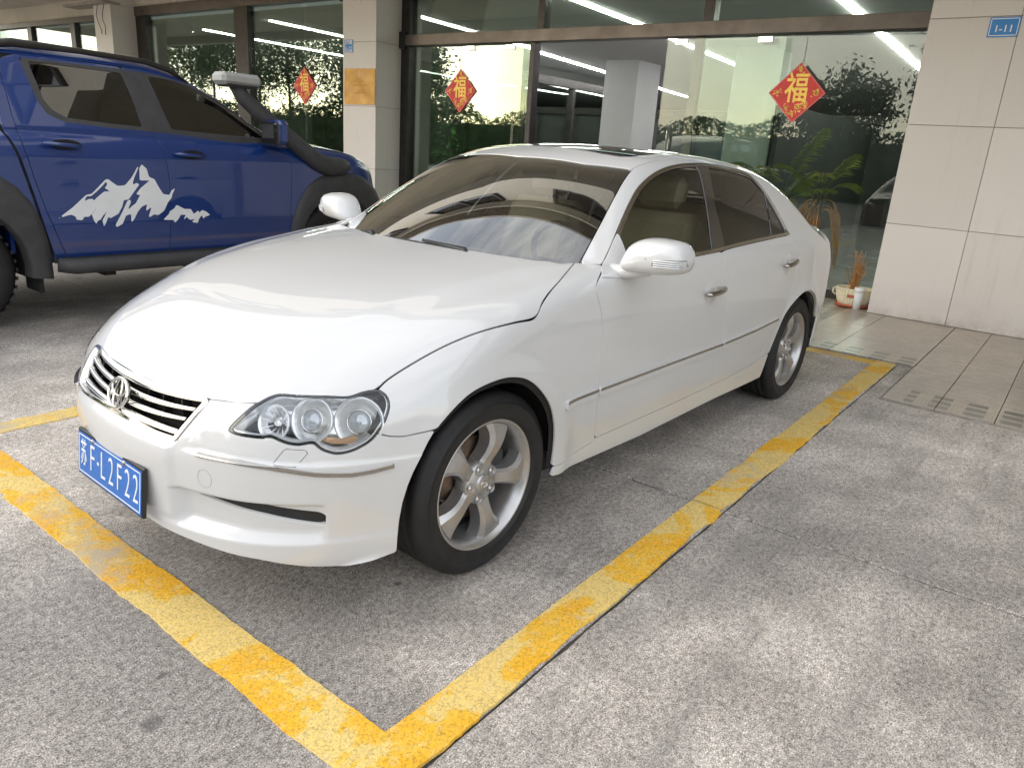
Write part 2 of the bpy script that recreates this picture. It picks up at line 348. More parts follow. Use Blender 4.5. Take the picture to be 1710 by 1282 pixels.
def text_mesh(body, size, bold=0.0, depth=.0015):
    key = (body, size, bold, depth)
    if key in _txt: return _txt[key]
    c = bpy.data.curves.new('lettering', 'FONT'); c.body = body; c.size = size; c.align_x = 'CENTER'; c.align_y = 'CENTER'; c.offset = bold; c.extrude = depth; c.resolution_u = 3
    o = bpy.data.objects.new('lettering', c); COL.objects.link(o); bpy.context.view_layer.update()
    me = bpy.data.meshes.new_from_object(o); bpy.data.objects.remove(o); bpy.data.curves.remove(c)
    _txt[key] = me; return me
def lettering(body, size, mat, parent, origin, ux, uy, bold=0., depth=.0015, sx=1., sy=1., name='lettering', rot=0.):
    src = text_mesh(body, size, bold, depth); me = src.copy(); me.materials.clear()
    ux, uy = Vector(ux), Vector(uy); un = ux.cross(uy); cr_, sr_ = math.cos(rot), math.sin(rot)
    for v in me.vertices:
        x, y, z = v.co.x * sx, v.co.y * sy, v.co.z; x, y = x * cr_ - y * sr_, x * sr_ + y * cr_
        v.co = Vector(origin) + ux * x + uy * y + un * z
    me.update(); return link(name, me, mat, parent)

for _n in ('dark_leaf', 'hedge_leaf', 'palm_leaf', 'dry_leaf'):
    _t = MAT[_n].node_tree; _b = _t.nodes['Principled BSDF']; _o = [q for q in _t.nodes if q.type == 'OUTPUT_MATERIAL'][0]; _x = _t.nodes.new('ShaderNodeMixShader'); _l = _t.nodes.new('ShaderNodeBsdfTranslucent')
    _src = _b.inputs['Base Color'].links[0].from_socket; _t.links.new(_src, _l.inputs['Color']); _x.inputs[0].default_value = .45
    _t.links.new(_b.outputs[0], _x.inputs[1]); _t.links.new(_l.outputs[0], _x.inputs[2]); _t.links.new(_x.outputs[0], _o.inputs[0])

# ------------------------------------------------------------------ curved sheet-metal panels
def poly_sdf(P, poly):
    poly = np.asarray(poly, float); n = len(poly); d = np.full(len(P), 1e9); ins = np.zeros(len(P), bool)
    for i in range(n):
        a = poly[i]; b = poly[(i + 1) % n]; e = b - a; w = P - a; L = (e * e).sum()
        if L < 1e-14: continue
        t = np.clip((w @ e) / L, 0, 1); q = w - t[:, None] * e; d = np.minimum(d, (q * q).sum(1))
        c = (a[1] > P[:, 1]) != (b[1] > P[:, 1])
        if abs(e[1]) > 1e-12: ins ^= c & (P[:, 0] < a[0] + (P[:, 1] - a[1]) / e[1] * e[0])
    d = np.sqrt(d); return np.where(ins, -d, d)
def clip_mesh(V, F, val):
    """keep the part of the 2D mesh (faces = lists) where val < 0"""
    V = [tuple(v) for v in V]; val = list(val); out = []; cache = {}
    def cut(i, j):
        k = (i, j) if i < j else (j, i)
        if k not in cache:
            a, b = k; t = val[a] / (val[a] - val[b]); t = min(max(t, 1e-4), 1 - 1e-4)
            V.append((V[a][0] + t * (V[b][0] - V[a][0]), V[a][1] + t * (V[b][1] - V[a][1]))); val.append(0.); cache[k] = len(V) - 1
        return cache[k]
    for f in F:
        s = [val[i] < 0 for i in f]
        if all(s): out.append(f); continue
        if not any(s): continue
        p = []
        for k in range(len(f)):
            i, j = f[k], f[(k + 1) % len(f)]
            if val[i] < 0: p.append(i)
            if (val[i] < 0) != (val[j] < 0): p.append(cut(i, j))
        if len(p) >= 3: out.append(tuple(p))
    used = sorted({i for f in out for i in f}); mp_ = {o: n for n, o in enumerate(used)}
    return np.array([V[i] for i in used]), [tuple(mp_[i] for i in f) for f in out]
class Dom:
    def __init__(s, kind, o=(0, 0, 0), k=.8): s.kind = kind; s.o = o; s.k = k
    def to2(s, P):
        P = np.asarray(P, float).reshape(-1, 3); o = s.o
        if s.kind == 'side': return np.stack([P[:, 0], np.arctan2(P[:, 2] - o[2], P[:, 1]) * s.k], 1)
        if s.kind == 'top': return P[:, :2].copy()
        if s.kind == 'front': return np.stack([np.arctan2(P[:, 1], P[:, 0] - o[0]) * s.k, P[:, 2]], 1)
        if s.kind == 'rear': return np.stack([np.arctan2(P[:, 1], o[0] - P[:, 0]) * s.k, P[:, 2]], 1)
    def ray(s, U):
        n = len(U); O = np.zeros((n, 3)); D = np.zeros((n, 3)); o = s.o
        if s.kind == 'side':
            th = U[:, 1] / s.k; O[:, 0] = U[:, 0]; O[:, 2] = o[2]; D[:, 1] = np.cos(th); D[:, 2] = np.sin(th)
        elif s.kind == 'top': O[:, 0] = U[:, 0]; O[:, 1] = U[:, 1]; O[:, 2] = o[2]; D[:, 2] = 1
        else:
            ph = U[:, 0] / s.k; O[:, 0] = o[0]; O[:, 2] = U[:, 1]; D[:, 0] = np.cos(ph) * (1 if s.kind == 'front' else -1); D[:, 1] = np.sin(ph)
        return O, D
def solve(fn, O, D, off=0., tmax=1.6):
    a = np.full(len(O), .02); b = np.full(len(O), tmax)
    for _ in range(20):
        m = (a + b) / 2; P = O + D * m[:, None]; i = fn(P[:, 0], P[:, 1], P[:, 2]) < off; a = np.where(i, m, a); b = np.where(i, b, m)
    return O + D * ((a + b) / 2)[:, None]
def grad(fn, P, e=3e-3):
    g = np.stack([fn(P[:, 0] + e, P[:, 1], P[:, 2]) - fn(P[:, 0] - e, P[:, 1], P[:, 2]), fn(P[:, 0], P[:, 1] + e, P[:, 2]) - fn(P[:, 0], P[:, 1] - e, P[:, 2]), fn(P[:, 0], P[:, 1], P[:, 2] + e) - fn(P[:, 0], P[:, 1], P[:, 2] - e)], 1)
    return g / (np.linalg.norm(g, axis=1, keepdims=True) + 1e-12)
def sheet(dom, fn, outer, holes=(), gap=.002, cell=.012, off=0., flange=.010, band=None, uv=False):
    """returns verts, faces, normals of a panel bounded by 3D outlines lying on the body surface fn = off"""
    po = np.asarray(outer, float) if uv else dom.to2(outer); hs = [(np.asarray(h, float) if uv else dom.to2(h)) for h in holes]
    lo = po.min(0) - cell; hi = po.max(0) + cell; nx = int((hi[0] - lo[0]) / cell) + 1; ny = int((hi[1] - lo[1]) / cell) + 1
    gx = lo[0] + np.arange(nx + 1) * cell; gy = lo[1] + np.arange(ny + 1) * cell
    G = np.stack(np.meshgrid(gx, gy, indexing='ij'), -1).reshape(-1, 2)
    idx = np.arange((nx + 1) * (ny + 1)).reshape(nx + 1, ny + 1)
    q = np.stack([idx[:-1, :-1], idx[1:, :-1], idx[1:, 1:], idx[:-1, 1:]], -1).reshape(-1, 4)
    v = poly_sdf(G, po) + gap; keep = (v[q] < 0).any(1); q = q[keep]
    V, F = clip_mesh(G, [tuple(t) for t in q], v)
    if band is not None: V, F = clip_mesh(V, F, -(poly_sdf(V, po) + band))
    for h in hs:
        if len(F) == 0: break
        V, F = clip_mesh(V, F, -(poly_sdf(V, h) - gap))
    O, D = dom.ray(V); P = solve(fn, O, D, off); Nn = grad(fn, P)
    # orientation
    f0 = F[len(F) // 2]; nf = np.cross(P[f0[1]] - P[f0[0]], P[f0[2]] - P[f0[0]])
    if nf @ Nn[f0[0]] < 0: F = [f[::-1] for f in F]
    P = list(P); NN = list(Nn)
    if flange:
        from collections import Counter
        c = Counter()
        for f in F:
            for k in range(len(f)): c[(f[k], f[(k + 1) % len(f)])] += 1
        be = [(i, j) for (i, j) in c if (j, i) not in c]
        new = {}
        for i, j in be:
            t = P[j] - P[i]; o = np.cross(t, NN[i]); o = o / (np.linalg.norm(o) + 1e-12)
            for k in (i, j): new.setdefault(k, np.zeros(3)); new[k] = new[k] + o
        m1 = {}; m2 = {}
        for k, o in new.items():
            o = o / (np.linalg.norm(o) + 1e-12)
            m1[k] = len(P); P.append(P[k] - .0006 * Nn[k] + .0006 * o); NN.append((Nn[k] + o) / 1.42)
            m2[k] = len(P); P.append(P[k] - flange * Nn[k] + .0004 * o); NN.append(o)
        for i, j in be: F.append((j, i, m1[i], m1[j])); F.append((m1[j], m1[i], m2[i], m2[j]))
    return np.array(P), F, np.array(NN)
def mirror_y(P, F, Nn): 
    s = np.array([1, -1, 1]); return P * s, [f[::-1] for f in F], Nn * s
def mirrored_poly(h): return list(h) + [(x, -y, z) for x, y, z in reversed(h) if abs(y) > 1e-6]
def strip_dom(kind, *a): return Dom(kind, *a)

# ------------------------------------------------------------------ the white saloon: body surface
def spline(xs,ys):
    xs=np.array(xs,float);ys=np.array(ys,float)
    if xs[0]>xs[-1]: xs=xs[::-1];ys=ys[::-1]
    n=len(xs);h=np.diff(xs);d=np.diff(ys)/h
    m=np.zeros(n);m[0]=d[0];m[-1]=d[-1]
    for i in range(1,n-1):
        m[i]=(d[i-1]*h[i]+d[i]*h[i-1])/(h[i-1]+h[i])
        if d[i-1]*d[i]<=0: m[i]*=.3
    def f(x):
        x=np.asarray(x,float);i=np.clip(np.searchsorted(xs,x)-1,0,n-2)
        t=(x-xs[i])/h[i];lo=x<xs[0];hi=x>xs[-1];t=np.clip(t,0,1)
        v=(2*t**3-3*t**2+1)*ys[i]+(t**3-2*t**2+t)*h[i]*m[i]+(-2*t**3+3*t**2)*ys[i+1]+(t**3-t**2)*h[i]*m[i+1]
        return v+np.where(lo,(x-xs[0])*m[0],0)+np.where(hi,(x-xs[-1])*m[-1],0)
    return f
def smax(a,b,k):
    h=np.maximum(k-np.abs(a-b),0)/k
    return np.maximum(a,b)+h*h*k*.25
def smin(a,b,k): return -smax(-a,-b,k)
def sstep(a,b,x):
    t=np.clip((x-a)/(b-a),0,1);return t*t*(3-2*t)
Wx=spline([1.0,.6,.4,.2,0,-.5,-1.5,-2.5,-3.0,-3.4,-3.8,-4.0],[.775,.822,.836,.845,.850,.853,.853,.850,.832,.792,.71,.66])
prof=spline([.10,.18,.25,.33,.45,.62,.75,.85,.93,1.0,1.06,1.15],[.075,.042,.026,.020,.008,0,.003,.011,.022,.044,.075,.14])
Fz=spline([.12,.18,.22,.28,.35,.45,.52,.57,.625,.69,.75,.85],[.800,.838,.852,.856,.858,.863,.864,.854,.833,.795,.74,.61])
Tc=spline([.95,.85,.79,.7,.6,.5,.374,.228,0,-.27,-.45,-.8,-1.5,-2.5,-3.1,-3.4,-3.65,-3.82,-3.95],[.56,.652,.706,.760,.806,.846,.886,.925,.970,1.008,1.028,1.045,1.056,1.068,1.080,1.076,1.058,1.03,.97])
Tq=spline([.7,.6,.479,.374,.228,0,-.27,-.52,-1.0,-1.5,-2.5,-3.0,-3.4,-3.7,-3.9],[.05,.052,.050,.045,.036,.030,.027,.022,.02,.02,.02,.03,.035,.045,.05])
Rc=spline([-.1,-.40,-.55,-.75,-.95,-1.06,-1.2,-1.4,-1.7,-2.0,-2.3,-2.55,-2.75,-3.0,-3.25,-3.5],[.82,1.028,1.125,1.242,1.344,1.385,1.420,1.444,1.455,1.453,1.438,1.413,1.370,1.268,1.130,.985])
Wg=spline([0,-.6,-1.0,-1.5,-2.0,-2.5,-3.0,-3.3],[.775,.785,.793,.797,.80,.80,.785,.75])
def f_low(x,y,z,det=True):
    ay=np.abs(y)
    w=Wx(x)-prof(z)
    # wheel arch lip flare
    for xc in (0.,-2.85):
        rr=np.sqrt((x-xc)**2+(z-.325)**2)
        w=w+.012*np.exp(-((rr-.385)/.055)**2)*(z>-.1)
    s=(ay-w)*.97
    q=ay/.7
    t=(z-(Tc(x)-Tq(x)*q**3.2-.010*sstep(-.07,.06,ay-(.60-.16*x))*sstep(-.75,-.45,x)-.07*sstep(-.50,-.64,x)*(1-sstep(.60,.68,ay))*sstep(-3.0,-2.8,x)))*.95
    F=Fz(z)-.36*ay**2-.18*ay**4
    if det:
        # recess round the lower intakes, lower lip, ledge under headlight
        a=sstep(.29,.35,ay)*(1-sstep(.675,.71,ay));b=sstep(.285,.33,z)*(1-sstep(.409,.420,z))
        F=F-.026*a*b+.010*(1-sstep(.295,.335,ay))*sstep(.28,.33,z)*(1-sstep(.53,.565,z))-.011*sstep(.540,.548,z)*sstep(.33,.42,ay)*(1-sstep(.57,.66,z))+.008*(1-sstep(.285,.31,z))*sstep(.1,.3,ay)
    v=(x-F)*.93
    r=(-3.862+.24*ay**2+.22*ay**4+.9*np.maximum(z-.95,0)+.35*np.maximum(.42-z,0)-x)
    b=smax(s,v,.30)
    b=smax(b,r,.30)
    kt=.055+.10*sstep(-.6,.5,x)+.05*sstep(-2.4,-3.2,x)
    b=smax(b,t,kt)
    return b
def f_gh(x,y,z):
    ay=np.abs(y)
    sg=sstep(-2.4,-1.5,x)
    xp=x+(.42*sg-.30*(1-sg))*ay**2
    t=(z-(Rc(xp)-(.115-.070*sstep(-1.15,-.5,x))*ay**2))*(.90)
    w=Wg(x)-.50*np.maximum(z-1.0,-.04)-.35*np.maximum(z-1.0,0)**2
    s=(ay-w)*.88
    return smax(smax(s,t,.065),-3.35-x+.6*np.maximum(z-1.0,-.2),.05)
def f_body(x,y,z,det=True):
    a=f_low(x,y,z,det);g=f_gh(x,y,z)
    k=.012+.05*sstep(-2.5,-3.0,x)
    return smin(a,g,k)

# outlines on the body, car frame (x forward from the front axle, y left, z up), metres
ARCH = [(.386, .794, .195), (.388, .804, .339), (.371, .818, .449), (.334, .833, .535), (.283, .842, .61), (.205, .851, .673), (.131, .857, .706), (.025, .86, .718), (-.057, .862, .708), (-.129, .863, .68), (-.201, .863, .625), (-.263, .86, .555), (-.303, .852, .473), (-.323, .843, .387), (-.328, .836, .309), (-.305, .828, .225)]
RARCH = [(-2.330, .828, .225), (-2.374, .832, .298), (-2.405, .844, .42), (-2.482, .854, .57), (-2.58, .857, .644), (-2.725, .856, .694), (-2.866, .853, .704), (-3.012, .846, .662), (-3.118, .837, .583), (-3.172, .825, .468), (-3.178, .817, .397), (-3.174, .812, .28)]
HLAMP = [(.741, .476, .615), (.722, .485, .64), (.671, .508, .687), (.625, .537, .715), (.594, .583, .719), (.533, .654, .722), (.493, .692, .722), (.459, .71, .732), (.434, .723, .736), (.415, .739, .735), (.405, .756, .722), (.406, .771, .699), (.418, .777, .673), (.434, .777, .646), (.468, .77, .605), (.503, .754, .583), (.531, .74, .573), (.557, .724, .57), (.576, .709, .576), (.592, .695, .586), (.604, .681, .602), (.62, .667, .6), (.637, .651, .596), (.658, .628, .6), (.67, .61, .607), (.681, .59, .614), (.697, .571, .609), (.717, .537, .608), (.734, .503, .609)]
GRILLE_H = [(.766, 0, .677), (.760, .12, .678), (.753, .21, .68), (.729, .325, .686), (.722, .355, .683), (.724, .366, .674), (.806, .322, .560), (.833, .223, .559), (.843, .089, .566), (.846, 0, .568)]
HOODGAP = [(.408, .731, .747), (.379, .733, .765), (.3, .747, .801), (.195, .767, .84), (.085, .79, .869), (-.031, .815, .887), (-.120, .828, .899), (-.165, .831, .906), (-.193, .826, .916), (-.225, .812, .935), (-.291, .79, .963), (-.378, .762, .988), (-.47, .725, 1.0), (-.59, .678, 1.006)]
DGF = [(-.668, .757, 1.013), (-.551, .816, .97), (-.524, .83, .937), (-.536, .836, .905), (-.553, .842, .865), (-.562, .845, .821), (-.567, .85, .757), (-.568, .853, .666), (-.578, .851, .525), (-.596, .84, .40), (-.602, .835, .365), (-.613, .835, .345), (-.632, .835, .338)]
SILLTOP = [(-.632, .835, .338), (-1.25, .835, .336), (-1.662, .835, .339), (-2.05, .836, .348), (-2.19, .838, .357)]
DGM = [(-1.622, .80, 1.007), (-1.646, .83, .936), (-1.669, .84, .875), (-1.677, .847, .805), (-1.678, .853, .70), (-1.675, .853, .571), (-1.668, .845, .45), (-1.662, .835, .339)]
DGR = [(-2.19, .838, .357), (-2.245, .84, .378), (-2.338, .847, .472), (-2.466, .852, .579), (-2.557, .849, .705), (-2.605, .845, .79), (-2.624, .834, .883), (-2.60, .815, .975), (-2.563, .778, 1.043)]
DLO_B = [(-.673, .747, 1.012), (-.85, .775, 1.004), (-1.10, .788, 1.000), (-1.359, .795, 1.003), (-1.62, .795, 1.010), (-1.824, .787, 1.018), (-2.25, .784, 1.034), (-2.57, .778, 1.043)]
DLO_T = [(-2.54, .758, 1.08), (-2.495, .693, 1.191), (-2.453, .647, 1.26), (-2.383, .589, 1.337), (-2.32, .562, 1.364), (-2.236, .549, 1.379), (-2.044, .538, 1.393), (-1.831, .532, 1.398), (-1.567, .541, 1.387), (-1.343, .566, 1.355), (-1.148, .601, 1.298), (-1.019, .636, 1.236), (-.867, .687, 1.143), (-.767, .722, 1.076)]
WS_R = [(-.603, .687, 1.008), (-.787, .641, 1.135), (-1.028, .569, 1.281), (-1.13, .540, 1.332), (-1.185, .525, 1.354)]
DITCH = [(-1.185, .525, 1.354), (-1.24, .522, 1.375), (-1.4, .515, 1.40), (-1.8, .505, 1.42), (-2.3, .495, 1.40), (-2.64, .487, 1.36)]
def cr_open(p, m=5):
    p = [np.array(q, float) for q in p]; p = [2 * p[0] - p[1]] + p + [2 * p[-1] - p[-2]]; o = []
    for i in range(1, len(p) - 2):
        a, b_, c, d = p[i - 1], p[i], p[i + 1], p[i + 2]
        for k in range(m): u = k / m; o.append(tuple(.5 * ((2 * b_) + (-a + c) * u + (2 * a - 5 * b_ + 4 * c - d) * u ** 2 + (-a + 3 * b_ - 3 * c + d) * u ** 3)))
    return o + [tuple(p[-2])]
ARCH0 = ARCH; ARCH = cr_open(ARCH, 4); RARCH = cr_open(RARCH, 4); HOODGAP = cr_open(HOODGAP, 3); DGF = cr_open(DGF, 3); DGM = cr_open(DGM, 3); DGR = cr_open(DGR, 3); DLO_T = cr_open(DLO_T, 4); DLO_B = cr_open(DLO_B, 3); WS_R = cr_open(WS_R, 3); DITCH = cr_open(DITCH, 3); HLAMP = cr_open(HLAMP + HLAMP[:1], 3)[:-1]
ARF_ = ARCH[:5 * 4]; 
DA, DB, DC, DD = Dom('side', (0, 0, .6)), Dom('top', (0, 0, .3)), Dom('front', (-.1, 0, 0)), Dom('rear', (-2.9, 0, 0))
f_b = f_body
_hg = np.array(HOODGAP); _hz = solve(f_low, np.stack([_hg[:, 0], _hg[:, 1], np.full(len(_hg), .3)], 1), np.tile([0., 0., 1.], (len(_hg), 1)))
HOODGAP = [(float(p[0]), float(p[1]), float(q[2])) for p, q in zip(_hg, _hz)]
def f_hood(x, y, z): return f_low(x, y, z)
shell_V, shell_F = [], []; liner_V, liner_F = [], []
def pan(root, name, dom, fn, outer, holes=(), mat='white_paint', both=True, backing=True, liner=False, label=None, gap=.0030, cell=.012, off=0., flange=.010, band=None, sub=None, back_grow=.016, back_off=-.013):
    P, F, Nn = sheet(dom, fn, outer, holes, gap, cell, off, flange, band)
    objs = [mk(name, P, F, mat, root, True, Nn)]
    if both: objs.append(mk(name, *mirror_y(P, F, Nn)[:2], mat, root, True, mirror_y(P, F, Nn)[2]))
    if label: objs[0]['label'] = label
    if backing:
        P, F, Nn = sheet(dom, fn, outer, holes, -back_grow, .028, back_off, 0)
        tv, tf = (liner_V, liner_F) if liner else (shell_V, shell_F)
        for s in ((1, -1) if both else (1,)):
            k = len(tv); Q = P * np.array([1, s, 1]); tv.extend(map(tuple, Q)); tf.extend([tuple(i + k for i in (f if s > 0 else f[::-1])) for f in F])
    return objs
CAR_YAW = -.0329
car = thing('parked_car', 'white four-door saloon car with chrome grille and blue number plate, parked in the yellow bay', 'car', (0, 0, 0), CAR_YAW)
# hood
hood_h = [(.773, 0, 0), (.767, .12, 0), (.760, .21, 0), (.737, .325, 0), (.728, .370, 0), (.695, .462, 0), (.664, .511, 0), (.60, .60, 0), (.52, .675, 0), (.45, .722, 0)] + HOODGAP + [(-.53, .640, 0), (-.473, .581, 0), (-.43, .45, 0), (-.405, .30, 0), (-.388, .158, 0), (-.383, 0, 0)]
pan(car, 'hood', DB, f_hood, mirrored_poly(hood_h), [HLAMP, [(x, -y, z) for x, y, z in HLAMP]], both=False, back_grow=-.012, gap=.0028)
# front bumper
bump_h = [(.766, 0, .673), (.757, .12, .674), (.750, .21, .676), (.727, .325, .681), (.719, .366, .679), (.691, .462, .686), (.664, .511, .692), (.60, .60, .68), (.50, .72, .65), (.456, .772, .623), (.421, .791, .609), (.382, .807, .603), (.286, .841, .611), (.312, .838, .575), (.334, .833, .535), (.355, .826, .494), (.371, .818, .449), (.382, .810, .396), (.388, .804, .339), (.391, .80, .28), (.390, .797, .225), (.461, .771, .213), (.53, .725, .205), (.62, .665, .215), (.704, .564, .238), (.79, .345, .256), (.844, .18, .266), (.856, 0, .268)]
slot = [(.806, .381, .409), (.776, .463, .413), (.709, .583, .407), (.584, .702, .384), (.584, .700, .352), (.60, .69, .348), (.708, .579, .374), (.765, .47, .388), (.800, .395, .398)]
slotm = [(x, -y, z) for x, y, z in slot]; HLM = [(x, -y, z) for x, y, z in HLAMP]
GR = mirrored_poly(GRILLE_H)
pan(car, 'front_bumper', DC, f_b, mirrored_poly(bump_h), [GR, HLAMP, HLM, slot, slotm], both=False, cell=.008, flange=.022, back_off=-.06)
for sl in (slot, slotm): pan(car, 'bumper_vent', DC, f_b, sl, mat='black_plastic', both=False, backing=False, off=-.014, cell=.012, gap=-.006, flange=0)
# fenders, doors, quarters, sills
fender = [(.47, .745, .68), (.47, .728, .70)] + HOODGAP + [(-.603, .687, 1.010), (-.631, .721, 1.010)] + DGF + [(-.60, .835, .325), (-.50, .835, .315), (-.34, .835, .30)] + [p for p in ARCH[::-1] if p[2] > .30 and p[0] < .284] + [(.286, .841, .611), (.382, .807, .603), (.421, .791, .609), (.456, .772, .623)]
pan(car, 'front_fender', DA, f_b, fender, [HLAMP])
pan(car, 'front_door', DA, f_b, DGF[0:1] + DLO_B[1:13] + DGM + [(-1.25, .835, .336)] + DGF[:0:-1])
pan(car, 'rear_door', DA, f_b, DGM[:1] + DLO_B[13:] + DGR[::-1] + SILLTOP[3:2:-1] + DGM[::-1][:-1])
pan(car, 'sill', DA, f_b, [(-.34, .835, .30), (-.50, .835, .315), (-.60, .835, .325)] + SILLTOP + [(-2.245, .84, .378), (-2.30, .84, .382), (-2.395, .84, .385)] + [(-2.374, .832, .298), (-2.350, .828, .245), (-1.79, .83, .250), (-.997, .827, .243), (-.356, .839, .258), (-.325, .83, .262)], back_grow=0)
side = [(-.603, .687, 1.008), (-.631, .721, 1.010), (-.673, .747, 1.012)] + DLO_T[::-1] + DGR[::-1][:-1] + [(-2.245, .84, .378), (-2.30, .84, .382), (-2.395, .84, .385)] + [p for p in RARCH if p[2] > .39 and not (p[0] < -3.0 and p[2] < .47)] + [(-3.30, .80, .50), (-3.50, .76, .585), (-3.62, .70, .66), (-3.60, .70, .80), (-3.56, .70, .93), (-3.48, .695, 1.02), (-3.30, .64, 1.075), (-3.10, .60, 1.12), (-2.92, .565, 1.23), (-2.74, .52, 1.33)] + DITCH[::-1][:-1] + WS_R[::-1][:-1]
pan(car, 'body_side', DA, f_b, side, liner=True, back_grow=.004)
roof = [(-1.035, 0, 0), (-1.035, .041, 0), (-1.089, .344, 0), (-1.185, .525, 0)] + DITCH[1:] + [(-2.70, .30, 0), (-2.72, 0, 0)]
sun_roof = [(-1.255, 0, 0), (-1.26, .30, 0), (-1.285, .395, 0), (-1.34, .425, 0), (-1.80, .428, 0), (-1.86, .40, 0), (-1.87, .3, 0), (-1.87, 0, 0)]
pan(car, 'roof', DB, f_gh, mirrored_poly(roof), [mirrored_poly(sun_roof)], both=False, liner=True, gap=.005)
pan(car, 'sunroof', DB, f_gh, mirrored_poly(sun_roof), mat='gloss_black', both=False, backing=False, off=.002, gap=.004)
trunk = [(-3.19, 0, 0), (-3.15, .35, 0), (-3.11, .58, 0), (-3.30, .635, 0), (-3.48, .66, 0), (-3.60, .60, 0), (-3.68, .40, 0), (-3.72, 0, 0)]
pan(car, 'trunk_lid', DB, f_b, mirrored_poly(trunk), both=False)
ws = [(-.32, 0, 0), (-.36, .25, 0), (-.44, .48, 0), (-.53, .63, 0)] + WS_R + [(-1.089, .344, 0), (-1.035, .041, 0), (-1.030, 0, 0)]
pan(car, 'windshield', DB, f_gh, mirrored_poly(ws), mat='windscreen', both=False, backing=False, flange=0, cell=.016, gap=.002, off=-.001)
pan(car, 'windshield_border', DB, f_gh, mirrored_poly(ws), mat='gloss_black', both=False, backing=False, flange=0, band=.050, off=-.006, gap=.0)
rg = [(-2.72, 0, 0), (-2.68, .40, 0), (-2.66, .47, 0), (-2.88, .53, 0), (-3.09, .575, 0), (-3.15, .35, 0), (-3.19, 0, 0)]
pan(car, 'rear_window', DB, f_gh, mirrored_poly(rg), mat='tint_glass', both=False, backing=False, flange=0, cell=.02)
# side glazing
DLO = DLO_B + DLO_T
fwin = [(-.835, .714, 1.109), (-.877, .693, 1.146), (-1.03, .652, 1.228), (-1.164, .618, 1.286), (-1.321, .588, 1.335), (-1.527, .564, 1.366), (-1.751, .559, 1.378), (-1.70, .62, 1.29), (-1.639, .689, 1.192), (-1.58, .75, 1.10), (-1.544, .79, 1.022), (-1.332, .793, 1.014), (-1.0, .79, 1.012), (-.80, .77, 1.016), (-.815, .74, 1.06)]
rwin = [(-1.885, .56, 1.378), (-2.05, .565, 1.372), (-2.174, .58, 1.358), (-2.29, .59, 1.340), (-2.36, .605, 1.320), (-2.427, .647, 1.261), (-2.371, .71, 1.164), (-2.291, .779, 1.047), (-1.977, .783, 1.034), (-1.700, .788, 1.026), (-1.754, .683, 1.204)]
qwin = [(-2.432, .671, 1.226), (-2.462, .701, 1.178), (-2.505, .76, 1.085), (-2.515, .772, 1.058), (-2.321, .776, 1.049)]
pan(car, 'window_trim', DA, f_gh, DLO, mat='dull_chrome', backing=False, band=.014, off=.004, cell=.006, gap=.001, flange=.006)
pan(car, 'window_frame', DA, f_gh, DLO, [fwin, rwin, qwin], mat='gloss_black', backing=False, gap=.010, cell=.008, off=0., flange=.012)
pan(car, 'front_side_window', DA, f_gh, fwin, mat='side_glass', backing=False, gap=-.004, off=-.005, flange=0, cell=.02)
pan(car, 'rear_side_window', DA, f_gh, rwin, mat='tint_glass', backing=False, gap=-.004, off=-.005, flange=0, cell=.02)
pan(car, 'quarter_window', DA, f_gh, qwin, mat='tint_glass', backing=False, gap=-.004, off=-.005, flange=0, cell=.02)
# rear end
def arc_d(z0, z1, p0, p1, n=10): return [(p0 + (p1 - p0) * i / n, z0) for i in range(n + 1)] + [(p1 - (p1 - p0) * i / n, z1) for i in range(n + 1)]
def pan_uv(root, name, dom, fn, uvp, mat, cell=.02, off=0., flange=.01, gap=.002):
    P, F, Nn = sheet(dom, fn, uvp, (), gap, cell, off, flange, None, True); return mk(name, P, F, mat, root, True, Nn)
PR = .8 * 1.17
pan_uv(car, 'rear_bumper', DD, f_b, [(-PR, .28), (-PR, .48), (-.72, .61), (0, .63), (.72, .61), (PR, .48), (PR, .28)], 'white_paint')
pan_uv(car, 'trunk_face', DD, f_b, [(-.34, .63), (-.34, 1.03), (.34, 1.03), (.34, .63)], 'white_paint')
for s in (-1, 1):
    P, F, Nn = sheet(DD, f_b, [(.34, .66), (.34, .93), (.60, .97), (.70, .90), (.74, .70), (.60, .66)], (), .002, .02, 0., .01, None, True)
    if s < 0: P, F, Nn = mirror_y(P, F, Nn)
    mk('tail_light', P, F, 'red_lens', car, True, Nn)
mk('inner_shell', shell_V, shell_F, 'gap', car, True); mk('headliner', liner_V, liner_F, 'headliner', car, True)

# body side moulding with chrome insert
def zline(pts, w0, w1): return [(x, y, z + w1) for x, y, z in pts] + [(x, y, z - w0) for x, y, z in reversed(pts)]
TR = [(-.345, .859, .553), (-.567, .852, .556), (-1.1, .853, .558), (-1.679, .853, .560), (-2.05, .853, .570), (-2.395, .852, .588)]
for a_, b_ in ((TR[0:2], 0), (TR[1:4], 0), (TR[3:], 0)):
    pts = [tuple(p) for p in a_]; pts[0] = (pts[0][0] - .006, *pts[0][1:]); pts[-1] = (pts[-1][0] + .006, *pts[-1][1:])
    pan(car, 'side_moulding', DA, f_b, zline(pts, .024, .012), backing=False, off=.011, gap=.0, cell=.008, flange=.012)
    pan(car, 'moulding_strip', DA, f_b, zline(pts, .002, .007), mat='dull_chrome', backing=False, off=.0135, gap=0., cell=.005, flange=.003)
CH = [(.796, .405, .541), (.758, .505, .543), (.70, .60, .537), (.669, .637, .531), (.602, .697, .517), (.525, .748, .510), (.47, .778, .514), (.413, .801, .522)]
pan(car, 'bumper_strip', DC, f_b, zline(CH, .006, .006), mat='dull_chrome', backing=False, off=.006, gap=0., cell=.004, flange=.008)
WA = [(.692, .609, .541), (.662, .629, .586), (.623, .669, .584), (.618, .676, .576), (.646, .659, .538)]
